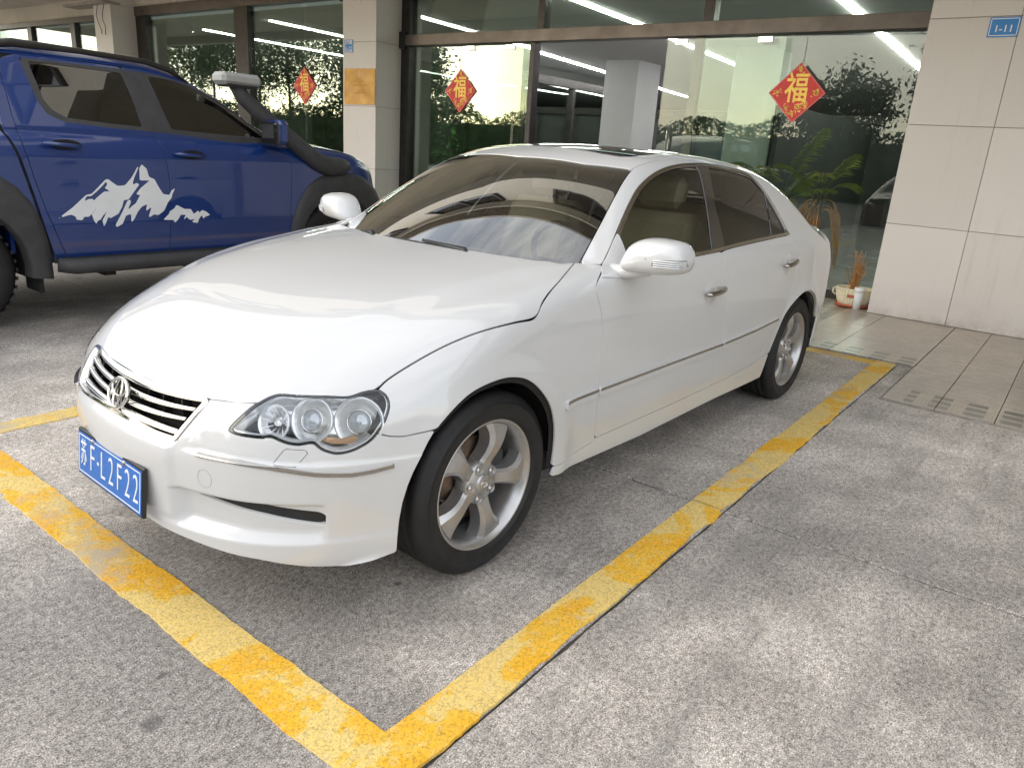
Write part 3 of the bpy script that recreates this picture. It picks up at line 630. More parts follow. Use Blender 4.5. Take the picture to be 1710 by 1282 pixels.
pan(car, 'washer_cover', DC, f_b, WA, mat='gap', backing=False, off=.0004, gap=0., cell=.006, flange=0, band=.0012)
TC = [(.791 - .0, .43 + .027 * math.cos(a), .47 + .028 * math.sin(a)) for a in np.linspace(0, 2 * math.pi, 25)[:-1]]
pan(car, 'tow_cover', DC, f_b, TC, mat='gap', backing=False, off=.0003, gap=0., cell=.004, flange=0, band=.0006)

# grille
gr = thing('grille', None, None); gr.parent = car
pan(gr, 'grille_frame', DC, f_b, GR, mat='chrome', both=False, backing=False, band=.0095, off=.006, gap=.001, cell=.006, flange=.03)
pan(gr, 'grille_backing', DC, f_b, GR, mat='gap', both=False, backing=False, off=-.065, gap=-.01, cell=.02, flange=0)
def surf_x(y, z, off=0.):
    y = np.atleast_1d(np.asarray(y, float)); z = np.broadcast_to(np.asarray(z, float), y.shape)
    O = np.stack([np.full(y.shape, 0.), y, z], 1); D = np.zeros_like(O); D[:, 0] = 1
    return solve(f_b, O, D, off, 1.2)[:, 0]
for z0, z1, ym, th in ((.6535, .667, .347, .025), (.626, .642, .336, .024), (.5995, .6145, .322, .023), (.5745, .5765, .312, .022)):
    ys = np.linspace(-ym, ym, 61); zc = z0 + (z1 - z0) * (ys / ym) ** 2; xs = surf_x(ys, zc, -.004)
    b = MB(); V = []
    for y, z, x in zip(ys, zc, xs):
        k = th * (1 - .50 * (abs(y) / ym) ** .8) if z0 > .58 else th * (1 - .15 * abs(y) / ym); k /= 2
        V += [(x - .026, y, z + k * .7), (x - .006, y, z + k), (x, y, z + k * .35), (x - .001, y, z - k * .5), (x - .010, y, z - k), (x - .028, y, z - k * .8)]
    F = [(i * 6 + j, (i + 1) * 6 + j, (i + 1) * 6 + (j + 1) % 6, i * 6 + (j + 1) % 6) for i in range(60) for j in range(6)]
    mk('grille_bar', V, F, 'chrome', gr, True)
for y in (-.26, -.17, -.09, .09, .17, .26):
    x = float(surf_x(y, .61)[0]); MB().box((x - .075, y - .002, .565), (x - .045, y + .002, .655)).build('grille_fin', 'black_plastic', gr)
# badge: three interlocking ovals on a chrome ring
def oval(cy, cz, a, bb, r, n=40, tilt=.38, x0=.826, z0=.622):
    pts = []
    for i in range(n + 1):
        t = 2 * math.pi * i / n; dy, dz = cy + a * math.cos(t), cz + bb * math.sin(t); pts.append((x0 - dz * tilt, dy, z0 + dz))
    return pts
em = MB(); em.tube(oval(0, 0, .058, .043, .007), .0050, 8, False); em.tube(oval(0, 0, .020, .041, .005), .0036, 8, False); em.tube(oval(0, .016, .044, .024, .005), .0036, 8, False)
em.build('badge', 'chrome', gr, True)
bk = MB(); pts = oval(0, 0, .055, .041, 0, 30, x0=.815)[:-1]; bk.add(pts, [tuple(range(len(pts)))]); bk.build('badge_back', 'gloss_black', gr)

# headlights
def headlight(s):
    hl = thing('headlight', None, None); hl.parent = car
    mir = (lambda t: mirror_y(*t)) if s < 0 else (lambda t: t)
    P, F, Nn = mir(sheet(DC, f_b, HLAMP, (), .003, .010, .001, .0)); mk('lamp_lens', P, F, 'lens', hl, True, Nn)
    P, F, Nn = mir(sheet(DC, f_b, HLAMP, (), .001, .005, .0, .008, .0045)); mk('lamp_seal', P, F, 'gloss_black', hl, True, Nn)
    P, F, Nn = mir(sheet(DC, f_b, HLAMP, (), -.004, .010, -.070, 0)); mk('lamp_bucket', P, F, 'lamp_chrome', hl, True, Nn)
    P, F, Nn = mir(sheet(DC, f_b, HLAMP, (), .0045, .005, -.007, .070, .007)); mk('lamp_bezel', P, F, 'lamp_chrome', hl, True, Nn)
    def bowl(y, z, r, depth, dr, lens_r, kind):
        p = np.array([surf_x(y, z)[0], y, z]); n = grad(f_b, p[None])[0]; n = n * .62 + np.array([.38, 0, .02]); n /= np.linalg.norm(n)
        rot = Vector((1, 0, 0)).rotation_difference(Vector(n)).to_matrix(); c = Vector(p) - Vector(n) * (dr)
        def place(b):
            b.V = [tuple(rot @ Vector(v) + c) for v in b.V]
            if s < 0: b.V = [(v[0], -v[1], v[2]) for v in b.V]; b.F = [f[::-1] for f in b.F]
            return b
        prof = [(r * 1.05, -.004), (r * 1.03, .003), (r * .96, .002)] + [(r * (.96 - .60 * (k / 6) ** .8), -depth * (k / 6) ** .75) for k in range(1, 7)]
        place(MB().lathe(prof, 36, 'x')).build('reflector', 'lamp_chrome', hl, True)
        if lens_r:
            place(MB().lathe([(lens_r * 1.22, -depth * .8), (lens_r * 1.22, -.006), (lens_r * 1.15, 0), (lens_r * 1.02, .0), (lens_r, -.006)], 32, 'x')).build('projector_ring', 'chrome', hl, True)
            prof = [(lens_r * math.cos(t), -.006 + lens_r * .55 * math.sin(t)) for t in np.linspace(0, math.pi / 2, 8)]
            place(MB().lathe([(lens_r * .98, -.03)] + prof, 32, 'x')).build('projector_lens', 'lamp_glass_bulb', hl, True)
        else:
            b = MB(); 
            for k in range(10):
                a = k * math.pi / 5; b.tube([(-depth * .7, .3 * r * math.cos(a), .3 * r * math.sin(a)), (-.004, .93 * r * math.cos(a), .93 * r * math.sin(a))], .0022, 5)
            b.tube([(-depth, 0, 0), (-depth * .35, 0, 0)], [.012, .009], 10); place(b).build('bulb_holder', 'lamp_chrome', hl, True)
    bowl(.735, .655, .070, .045, .034, .032, 0); bowl(.643, .664, .062, .045, .036, .029, 0); bowl(.560, .652, .050, .042, .036, 0, 0)
    am = [(.50, .748, .600), (.53, .735, .590), (.57, .715, .592), (.60, .69, .606), (.585, .70, .612), (.545, .727, .604), (.505, .745, .612)]
    P, F, Nn = mir(sheet(DC, f_b, am, (), 0, .006, -.022, .01)); mk('turn_signal', P, F, 'amber', hl, True, Nn)
MAT['lamp_glass_bulb'] = simple('lamp_glass_bulb', (.55, .58, .60), .04, .35, coat=1)
headlight(1); headlight(-1)

# number plate
npl = thing('number_plate', None, None); npl.parent = car
def plate_pt(y, z, d=0.): return (.872 + d * .99 - .10 * (z - .37), y, z)
b = MB(); b.box((-.012, -.228, -.079), (0, .228, .079), .003); b.V = [(v[0] + .877 - .10 * v[2], v[1], v[2] + .374) for v in b.V]; b.build('plate_frame', 'black_plastic', npl)
b = MB(); b.box((0, -.2195, -.0695), (.002, .2195, .0695)); b.V = [(v[0] + .8778 - .10 * v[2], v[1], v[2] + .374) for v in b.V]; b.build('plate_sheet', 'plate_blue', npl)
def pl_out(y0, y1, z0, z1): 
    q = MB()
    for a_, b_ in (((y0, z0), (y1, z0 + .0035)), ((y0, z1 - .0035), (y1, z1)), ((y0, z0), (y0 + .0035, z1)), ((y1 - .0035, z0), (y1, z1))): q.box((.002, a_[0], a_[1]), (.0026, b_[0], b_[1]))
    q.V = [(v[0] + .8778 - .10 * v[2], v[1], v[2] + .374) for v in q.V]; return q
pl_out(-.214, .214, -.064, .064).build('plate_border', 'plate_white', npl)
ux, uy = (0, 1, 0), Vector((-.10, 0, .995)).normalized()
x_ch = [(-.177, '苏'), (-.113, 'F'), (-.072, '·'), (-.036, 'L'), (.021, '2'), (.078, 'F'), (.133, '2'), (.186, '2')]
for y, ch in x_ch:
    if ch == '·': MB().lathe([(0, .0012), (.0065, .0012), (.0065, 0)], 16, 'x', (.8796, y, .374)).build('plate_dot', 'plate_white', npl); continue
    if ch == '苏': lettering(ch, .072, 'plate_white', npl, (.8806, y, .374), ux, uy, .0003, .0008, .62, 1.32, 'plate_character')
    else: lettering(ch, .130, 'plate_white', npl, (.8806, y, .374), ux, uy, -.0016, .0008, .60 if ch != 'F' else .64, 1.0, 'plate_character')
for y in (-.11, .11): MB().lathe([(0, .006), (.008, .005), (.009, 0)], 12, 'x', (.873, y, .374 + .062)).build('plate_bolt', 'dull_chrome', npl, True)

# wheels
def tyre_mesh(Ro, w):
    h = w / 2
    prof = [(.222, -.018), (.228, -.004), (.232, .002), (.243, .009), (.246, .0125), (.249, .0115), (.268, .016), (.284, .0145), (.286, .0165), (.289, .0155), (.291, .0125), (.303, .006), (Ro - .010, -.003), (Ro - .004, -.010), (Ro - .0005, -.020)]
    out_ = prof[:]; y = -.020
    for g0 in (.046, .088, .130, .172):
        out_ += [(Ro, -g0 + .006 - .0), (Ro - .0075, -g0 + .004), (Ro - .0075, -g0 - .004), (Ro, -g0 - .006)]
    out_ += [(Ro - .002, -w + .02), (Ro - .012, -w + .003), (.30, -w - .004), (.268, -w - .010), (.225, -w + .01)]
    return MB().lathe(out_, 96, 'y')
def wheel(x, s, spin, steer=0.):
    w = thing('wheel', None, None); w.parent = car; w.location = (x, s * .804, .325); w.rotation_euler = (0, 0, (0 if s > 0 else math.pi) + steer)
    tyre_mesh(.325, .215).build('tyre', 'tyre', w, True)
    b = MB(); b.lathe([(.232, -.006), (.2345, .0005), (.230, .004), (.2245, .001), (.2185, -.010), (.210, -.020), (.206, -.05), (.198, -.10), (.196, -.185), (.215, -.195)], 96, 'y'); b.build('rim', 'alloy', w, True)
    b = MB()
    rows0 = np.array([(.045, .034, -.020), (.066, .0315, -.022), (.085, .028, -.019), (.105, .027, -.012), (.130, .029, -.006), (.155, .035, -.004), (.178, .044, -.006), (.198, .056, -.010), (.214, .066, -.014)])
    rr_ = np.linspace(.045, .214, 20); rows = [(r, float(np.interp(r, rows0[:, 0], rows0[:, 1])), float(np.interp(r, rows0[:, 0], rows0[:, 2]))) for r in rr_]
    strips = [((-1.10, -.060), (-1.0, -.014)), ((-1.0, -.014), (-.62, -.0005)), ((-.62, -.0005), (-.2, .0), (.2, .0), (.62, -.0005)), ((.62, -.0005), (1.0, -.014)), ((1.0, -.014), (1.10, -.060))]
    for j in range(5):
        A = spin + j * 2 * math.pi / 5
        for st_ in strips:
            V = []; m_ = len(st_)
            for i, (r, hw, y) in enumerate(rows):
                for u, dy in st_:
                    a = A + u * hw / r * (1 if r > .07 else .92) + .10 * math.sin((r - .045) * 16); V.append((r * math.cos(a), y + dy * (1. if r > .06 else .6), r * math.sin(a)))
            b.add(V, [(i * m_ + q, (i + 1) * m_ + q, (i + 1) * m_ + q + 1, i * m_ + q + 1) for i in range(len(rows) - 1) for q in range(m_ - 1)])
    b.lathe([(0, -.014), (.030, -.014), (.038, -.018), (.066, -.020), (.076, -.028), (.079, -.07)], 40, 'y'); b.build('spokes', 'alloy', w, True)
    MB().lathe([(0, -.0085), (.028, -.0095), (.033, -.012), (.035, -.017)], 32, 'y').build('hub_cap', 'alloy', w, True)
    e = MB()
    def ov(a, bb, cz): return [(a * math.cos(t), -.0085, cz + bb * math.sin(t)) for t in np.linspace(0, 2 * math.pi, 24)]
    e.tube(ov(.017, .012, 0), .0014, 6, False); e.tube(ov(.005, .0115, 0), .0012, 6, False); e.tube(ov(.011, .006, .005), .0012, 6, False); e.build('hub_badge', 'chrome', w, True)
    for j in range(5):
        a = spin + (j + .5) * 2 * math.pi / 5; cx, cz = .0565 * math.cos(a), .0565 * math.sin(a)
        MB().lathe([(.0175, -.0165), (.0165, -.0145), (.0150, -.017), (.0140, -.034), (.0, -.036)], 16, 'y', (cx, 0, cz)).build('nut_recess', 'lamp_dark', w, True)
        MB().lathe([(0, -.016), (.006, -.0165), (.0090, -.019), (.0090, -.034)], 6, 'y', (cx, 0, cz)).build('wheel_nut', 'steel', w)
    a = spin - .62 - .0
    MB().tube([(.200 * math.cos(a), -.05, .200 * math.sin(a)), (.186 * math.cos(a), -.015, .186 * math.sin(a))], [.006, .0045], 8).build('valve', 'rubber', w, True)
    MB().lathe([(.06, -.085), (.150, -.085), (.152, -.09), (.152, -.108), (.06, -.108)], 48, 'y').build('brake_disc', 'disc', w, True)
    MB().lathe([(.155, -.112), (.207, -.112)], 48, 'y').build('hub_shadow_plate', 'gap', w)
    c = MB()
    for i in range(10):
        a0 = 2.4 + i * .09
    c.box((-.155, -.125, -.06), (-.075, -.055, .075), .012); c.build('brake_caliper', 'grey_plastic', w)
    return w
wheel(0, 1, R(35), -.01); wheel(-2.85, 1, R(6)); wheel(0, -1, R(20), -.01); wheel(-2.85, -1, R(50))
# wheel wells and floor
for xc in (0., -2.85):
    for s in (1, -1):
        b = MB(); V = []; F = []; n = 24
        for i in range(n + 1):
            a = R(2) + R(176) * i / n
            for y in (.785, .70, .55): V.append((xc + .02 + .388 * math.cos(a), s * y, .325 + .388 * math.sin(a)))
        for i in range(n):
            for q in range(2): F.append((i * 3 + q, (i + 1) * 3 + q, (i + 1) * 3 + q + 1, i * 3 + q + 1))
        b.add(V, F); V = [(xc, s * .55, .325)] + [(xc + .02 + .39 * math.cos(R(2) + R(176) * i / n), s * .55, .325 + .39 * math.sin(R(2) + R(176) * i / n)) for i in range(n + 1)]
        b.add(V, [(0, i + 1, i + 2) for i in range(n)]); b.build('wheel_well', 'gap', car, True)
b = MB(); b.box((-3.6, -.70, .20), (-.40, .70, .30)); b.box((.30, -.42, .27), (.62, .42, .36)); b.box((-.40, -.50, .24), (.36, .50, .30)); b.box((-.345, .62, .24), (-.32, .76, .40), .006); b.build('underbody', 'gap', car)
# door handles
for s in (1, -1):
    for (x0, z0, x1, z1) in ((-1.405, .833, -1.605, .846), (-2.375, .888, -2.565, .908)):
        h = thing('door_handle', None, None); h.parent = car
        cx, cz = (x0 + x1) / 2, (z0 + z1) / 2; yb = float(solve(f_b, np.array([[cx, 0, cz]]), np.array([[0, 1., 0]]), 0)[0, 1])
        pts = []; 
        for t in np.linspace(0, 1, 13): pts.append((x0 + (x1 - x0) * t, s * (yb + .012 + .022 * math.sin(math.pi * min(max(t * 1.05, 0), 1)) ** .6), z0 + (z1 - z0) * t))
        MB().tube(pts, [.007] + [.0150] * 11 + [.010], 10, True, .8).build('handle_grip', 'dull_chrome', h, True)
        circ = [(cx + .020 + .070 * math.cos(a), yb, cz + .060 * math.sin(a)) for a in np.linspace(0, 2 * math.pi, 33)[:-1]]
        P, F, Nn = sheet(DA, f_b, circ, (), 0., .005, .0012, .001)
        cc = np.array([cx + .02, cz]); d = np.clip(1 - np.hypot(P[:, 0] - cc[0], (P[:, 2] - cc[1]) * 1.1) / .070, 0, 1)
        Nn2 = Nn.copy(); Nn2[:, 0] += (P[:, 0] - cc[0]) / .07 * -.55 * np.sin(d * math.pi) * -1; Nn2[:, 2] += (P[:, 2] - cc[1]) / .06 * .55 * np.sin(d * math.pi); Nn2 /= np.linalg.norm(Nn2, axis=1, keepdims=True)
        if s < 0: P, F, Nn2 = mirror_y(P, F, Nn2)
        mk('handle_recess', P, F, 'white_paint', h, True, Nn2)
# mirrors
MO = [(.800, 1.012), (.812, 1.050), (.838, 1.096), (.873, 1.120), (.915, 1.130), (.977, 1.130), (1.030, 1.122), (1.054, 1.104), (1.066, 1.078), (1.066, 1.047), (1.052, 1.020), (1.016, 1.004), (.953, .997), (.885, .994), (.825, .995)]
def smooth_closed(p, n=48):
    p = np.array(p); m = len(p); o = []
    for i in range(n):
        t = i * m / n; k = int(t); u = t - k; a, b_, c, d = p[(k - 1) % m], p[k], p[(k + 1) % m], p[(k + 2) % m]
        o.append(.5 * ((2 * b_) + (-a + c) * u + (2 * a - 5 * b_ + 4 * c - d) * u ** 2 + (-a + 3 * b_ - 3 * c + d) * u ** 3))
    return np.array(o)
MS = smooth_closed(MO)
def mdx(y, z):
    c0 = np.array([.94, 1.062]); q = np.array([y, z]) - c0; a = math.atan2(q[1], q[0]); an = np.arctan2(MS[:, 1] - c0[1], MS[:, 0] - c0[0]); i = int(np.argmin(np.abs((an - a + math.pi) % (2 * math.pi) - math.pi)))
    k = min(1., float(np.linalg.norm(q) / np.linalg.norm(MS[i] - c0))); return float(np.interp(k, [0, .22, .48, .72, .88, .965, 1.0], [.087, .086, .080, .068, .048, .020, -.005]))
for s in (1, -1):
    m = thing('wing_mirror', None, None); m.parent = car
    c0 = np.array([.94, 1.062]); V = []; F = []; rings = [(-.055, .93), (-.045, .985), (-.02, 1.0), (.02, .965), (.048, .88), (.068, .72), (.080, .48), (.086, .22), (.087, .02)]
    for dx, k in rings:
        for q in MS:
            y, z = c0 + (q - c0) * k; V.append((-.745 + dx - .10 * (y - .94), s * y, z))
    n = len(MS)
    for i in range(len(rings) - 1):
        for j in range(n): f = (i * n + j, i * n + (j + 1) % n, (i + 1) * n + (j + 1) % n, (i + 1) * n + j); F.append(f if s > 0 else f[::-1])
    mk('mirror_housing', V, F, 'white_paint', m, True)
    V = []; 
    for q in MS: y, z = c0 + (q - c0) * .9; V.append((-.798 - .10 * (y - .94), s * y, z))
    mk('mirror_glass', V, [tuple(range(n))], 'chrome', m)
    # repeater lamp on the outer lower edge
    RP = [(.964, 1.042), (.967, 1.053), (.977, 1.060), (1.0, 1.064), (1.02, 1.066), (1.04, 1.067), (1.052, 1.0675), (1.0635, 1.068), (1.064, 1.044), (1.052, 1.040), (1.04, 1.038), (1.02, 1.036), (1.0, 1.035), (.977, 1.035)]
    b = MB(); V = []
    for y, z in RP:
        V.append((-.745 + mdx(y, z) - .10 * (y - .94) + .004, s * y, z))
    nn = len(RP); V2 = [(v[0] - .02, v[1], v[2]) for v in V]; b.add(V + V2, [(0, 1, 2, 13), (2, 3, 12, 13), (3, 4, 11, 12), (4, 5, 10, 11), (5, 6, 9, 10), (6, 7, 8, 9)] + [(i, (i + 1) % nn, (i + 1) % nn + nn, i + nn) for i in range(nn)]); b.build('repeater_lamp', 'lamp_dark', m)
    b = MB()
    for k in range(4):
        z = 1.038 + k * .0075; b.tube([(-.745 + mdx(y, z) + .0055 - .10 * (y - .94), s * y, z) for y in (.972, .99, 1.01, 1.03, 1.045, 1.058)], .0022, 6)
    b.build('repeater_rib', 'plate_white', m, True)
    # foot and sail panel
    b = MB(); b.tube([(-.70, s * .775, .990), (-.72, s * .84, .995), (-.735, s * .92, 1.008)], [.030, .026, .020], 12, True, 1.0); b.build('mirror_foot', 'white_paint', m, True)
    sail = [(-.585, .80, .978), (-.62, .772, 1.000), (-.700, .742, 1.032), (-.80, .707, 1.098), (-.832, .700, 1.118), (-.812, .745, 1.040), (-.815, .795, .992), (-.80, .812, .975), (-.70, .815, .968)]
    P, F, Nn = sheet(DA, f_b, sail, (), 0., .008, .005, .006)
    if s < 0: P, F, Nn = mirror_y(P, F, Nn)
    mk('mirror_sail', P, F, 'white_paint', m, True, Nn)
# wipers
for yo, yi in ((.36, -.28), (-.20, -.66)):
    wp = thing('wiper', None, None); wp.parent = car
    pts = []
    for t in np.linspace(0, 1, 12):
        y = yo + (yi - yo) * t; x = -.425 - .28 * y * y + .048; z = float(solve(f_gh, np.array([[x, y, .5]]), np.array([[0, 0, 1.]]))[0, 2]) + .010; pts.append((x, y, z))
    MB().tube(pts, .0042, 6).build('wiper_blade', 'rubber', wp, True)
    p = pts[1]; MB().tube([(p[0] + .03, p[1] + .03, p[2] - .02), (p[0] + .01, p[1] - .01, p[2] + .012), (pts[5][0], pts[5][1], pts[5][2] + .012)], [.014, .012, .006], 8).build('wiper_arm', 'black_plastic', wp, True)
# cabin
def seat(x, y, w=.5):
    st = thing('seat', None, None); st.parent = car
    b = MB(); b.box((x - .25, y - w / 2, .42), (x + .25, y + w / 2, .60), .05); b.build('seat_base', 'leather', st)
    b = MB(); b.box((-.07, -w / 2, 0), (.07, w / 2, .60), .05); b.V = [(v[0] - v[2] * .32 + x - .24, v[1] + y, v[2] + .55) for v in b.V]; b.build('seat_back', 'leather', st)
    b = MB()
    for yy in ([0] if w < .8 else [-.4, .4]): b.box((-.05, yy - .13, .62), (.05, yy + .13, .78), .035)
    b.V = [(v[0] - v[2] * .28 + x - .26, v[1] + y, v[2] + .55) for v in b.V]; b.build('head_rest', 'leather', st)
seat(-1.35, .36); seat(-1.35, -.36); seat(-2.25, 0, 1.25)
b = MB(); b.box((-.92, -.70, .72), (-.46, .70, .955), .05); b.build('dashboard', 'dash', car)
b = MB(); b.add(*(lambda P: (P, [(i, (i + 1) % 40, 40 + (i + 1) % 40, 40 + i) for i in range(0)]))([(0, 0, 0)])); b.V = []; b.F = []
b.tube([(-.98 + .08 * math.sin(t), .37 + .185 * math.cos(t), .94 + .175 * math.sin(t)) for t in np.linspace(0, 2 * math.pi, 33)], .014, 8, False); b.box((-.975, .21, .92), (-.945, .53, .95), .008); b.box((-.97, .35, .78), (-.94, .39, .94)); b.build('steering_wheel', 'dash', car, True)
b = MB(); b.box((-1.22, -.10, 1.285), (-1.19, .10, 1.335), .01); b.build('rear_view_mirror', 'black_plastic', car)
box('cabin_floor', (-2.9, -.76, .30), (-.40, .76, .32), 'dash', car)

# ------------------------------------------------------------------ ground
g = box('ground', (-60, -70, -.30), (70, 70, -.008), 'gap'); g['kind'] = 'structure'
g.data.materials.clear(); g.data.materials.append(simple('joint_dirt', (.06, .055, .05), .95, var=.4, vs=20))
JX = [-3.345, -1.035, 3.9, 8.9, 14, 22, 34, 50, 69]; JY = [-68, -48, -32, -20.2, -15.9, -11.6, -7.35, -3.05, 1.262, 5.6, 9.9, 14.2, 24, 40, 68]
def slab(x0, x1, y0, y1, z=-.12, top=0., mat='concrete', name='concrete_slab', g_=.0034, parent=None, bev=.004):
    # the slab edge runs unevenly, as broken arrises do
    b = MB(); pts = []
    def edge(ax, ay, bx, by):
        L = math.hypot(bx - ax, by - ay); n = max(1, min(60, int(L / .10))); r = []
        for i in range(n):
            t = i / n; w = (random.random() ** 3) * .006 if 0 < i else 0; nx_, ny_ = -(by - ay) / L, (bx - ax) / L
            r.append((ax + (bx - ax) * t + nx_ * w, ay + (by - ay) * t + ny_ * w))
        return r
    X0, X1, Y0, Y1 = x0 + g_, x1 - g_, y0 + g_, y1 - g_
    pts = edge(X0, Y0, X1, Y0) + edge(X1, Y0, X1, Y1) + edge(X1, Y1, X0, Y1) + edge(X0, Y1, X0, Y0); n = len(pts); cx, cy = (X0 + X1) / 2, (Y0 + Y1) / 2
    def ins(p, d): return (p[0] + (d if p[0] < cx else -d), p[1] + (d if p[1] < cy else -d))
    V = [(*ins(p, bev * 1.6), top) for p in pts] + [(*p, top - bev) for p in pts] + [(*p, z) for p in pts]
    F = [tuple(range(n))] + [(i + n, (i + 1) % n + n, (i + 1) % n, i) for i in range(n)] + [(i + 2 * n, (i + 1) % n + 2 * n, (i + 1) % n + n, i + n) for i in range(n)]
    return mk(name, V, F, mat, parent)
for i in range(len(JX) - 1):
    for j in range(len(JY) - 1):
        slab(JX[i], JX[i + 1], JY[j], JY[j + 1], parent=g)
for j in range(len(JY) - 1):
    if JY[j + 1] <= 1.27: slab(-4.43, -3.345, JY[j], JY[j + 1], parent=g, g_=.0005)
slab(-4.43, -3.345, 1.262, 1.372, parent=g, top=-.004)
# kerb strip of pale mortar round the tiled walk
kb = MB(); kb.box((-4.447, -40, -.05), (-4.43, 1.372, .008)); kb.box((-3.362, 1.379, -.05), (-3.345, 12, .006)); kb.box((-4.447, 1.372, -.05), (-3.345, 1.379, .004))
kb = kb.build('kerb_mortar', simple('mortar', (.34, .31, .27), .9, var=.3, vs=12, bmp=.4, bs=50)); kb['kind'] = 'structure'
walk = box('pavement', (-7.6, -40, -.10), (-4.447, 12, -.004), 'gap'); walk['kind'] = 'structure'
walk2 = box('pavement', (-4.4465, 1.379, -.10), (-3.362, 12, -.004), 'gap'); walk2['kind'] = 'structure'
_tm = {}
def tile_obj(x0, x1, y0, y1, parent):
    k = (round(x1 - x0, 3), round(y1 - y0, 3))
    if k not in _tm: 
        b = MB().box((0, 0, -.02), (k[0], k[1], .0), .002); me = bpy.data.meshes.new('tile'); me.from_pydata(b.V, [], b.F); me.materials.append(MAT['tile']); _tm[k] = me
    o = bpy.data.objects.new('tile', _tm[k]); COL.objects.link(o); o.parent = parent; o.location = (x0, y0, .010 + random.uniform(-.0012, .0012)); o.rotation_euler = (random.uniform(-.0012, .0012), random.uniform(-.0012, .0012), 0)
xs = [-4.452, -5.14, -5.78, -6.42, -7.04]; ys = [1.378 - .64 * k for k in range(0, 30)]
for a_, b_ in zip(xs[:-1], xs[1:]):
    for c_, d_ in zip(ys[:-1], ys[1:]): tile_obj(b_ + .0022, a_ - .0022, d_ + .0022, c_ - .0022, walk)
ys2 = [1.381, 1.69, 2.02, 2.66, 3.30, 3.94, 4.58]; xs2 = [-3.364, -3.86, -4.50, -5.14, -5.78, -6.42, -7.04]
for a_, b_ in zip(xs2[:-1], xs2[1:]):
    for c_, d_ in zip(ys2[:-1], ys2[1:]): tile_obj(b_ + .0022, a_ - .0022, c_ + .0022, d_ - .0022, walk2 if a_ < -3.3 else walk2)
# painted bay lines: thick cracked paint with ragged edges
def ragged(p0, p1, w, name='parking_line', seg=.022, amp=.0050, parent=None, big=.014, z=.0045, side_amp=(1, 1)):
    (x0, y0), (x1, y1) = p0, p1; L = math.hypot(x1 - x0, y1 - y0); ux_, uy_ = (x1 - x0) / L, (y1 - y0) / L; nx_, ny_ = -uy_, ux_; n = int(L / seg)
    def walkn(a):
        o = []; v = 0.; step = 0.; 
        for i in range(n + 1):
            v = v * .82 + random.uniform(-1, 1) * amp * a * .6; 
            if random.random() < .04: step = random.uniform(-1, 1) * big * a
            step *= .93; o.append(v + step)
        return o
    A = walkn(side_amp[0]); B = walkn(side_amp[1]); b = MB(); V = []; F = []
    for i in range(n + 1):
        t = i * L / n
        for off, zz in ((w / 2 + A[i], -.004), (w / 2 + A[i] - .002, z), (w * .17, z + .0008), (-w * .17, z + .0008), (-w / 2 + B[i] + .002, z), (-w / 2 + B[i], -.004)):
            V.append((x0 + ux_ * t + nx_ * off, y0 + uy_ * t + ny_ * off, zz))
    for i in range(n):
        for q in range(5): F.append((i * 6 + q, i * 6 + q + 1, (i + 1) * 6 + q + 1, (i + 1) * 6 + q))
    F.append((0, 5, 4, 3, 2, 1)); F.append(tuple(n * 6 + q for q in range(6)))
    o = mk(name, V, F, 'yellow_line'); o['kind'] = 'structure'; return o
ragged((.800, 1.185), (-1.027, 1.185), .142, z=.0036, side_amp=(.5, 1.2)); ragged((-1.043, 1.185), (-4.44, 1.185), .142, side_amp=(.5, 1.2))
ragged((.847, 1.254), (.847, -9.0), .158); ragged((.767, -1.620), (-4.27, -1.620), .135); ragged((-4.345, 1.112), (-4.345, -9.0), .135)

# ------------------------------------------------------------------ the shop building
bl = thing('shop_building', 'shop building with tall glass front, beige tiled pillars and dark metal frames behind the cars', 'building')
ZT = 4.02
def pillar(y0, y1, parent, xf=-6.5, xb=-7.45, y_joints=(), vis=True):
    t = .012; b = MB().box((xb, y0 + t, 0), (xf - t, y1 - t, ZT + .1)); core = b.build('pillar', simple('grout', (.16, .14, .12), .9), parent)
    zj = [0.012, .930, 1.865, 2.79, 3.72, ZT]; yj = [y0] + list(y_joints) + [y1]
    for a_, c_ in zip(zj[:-1], zj[1:]):
        for u, v in zip(yj[:-1], yj[1:]):
            e = .0022; box('cladding_panel', (xf - t, u + (e if u != y0 else 0), a_ + e), (xf + random.uniform(-.0008, .0008), v - (e if v != y1 else 0), c_ - e), 'cladding', core, .002)
        for s_, yy in ((1, y1), (-1, y0)):
            box('cladding_panel', (xb, yy - (t if s_ > 0 else 0), a_ + .0022), (xf - t - .001, yy + (0 if s_ > 0 else t), c_ - .0022), 'cladding', core, .002)
pillar(.56, 2.01, bl, y_joints=(1.285,)); pillar(-7.74, -6.98, bl); pillar(-15.97, -15.21, bl); pillar(8.6, 9.4, bl)
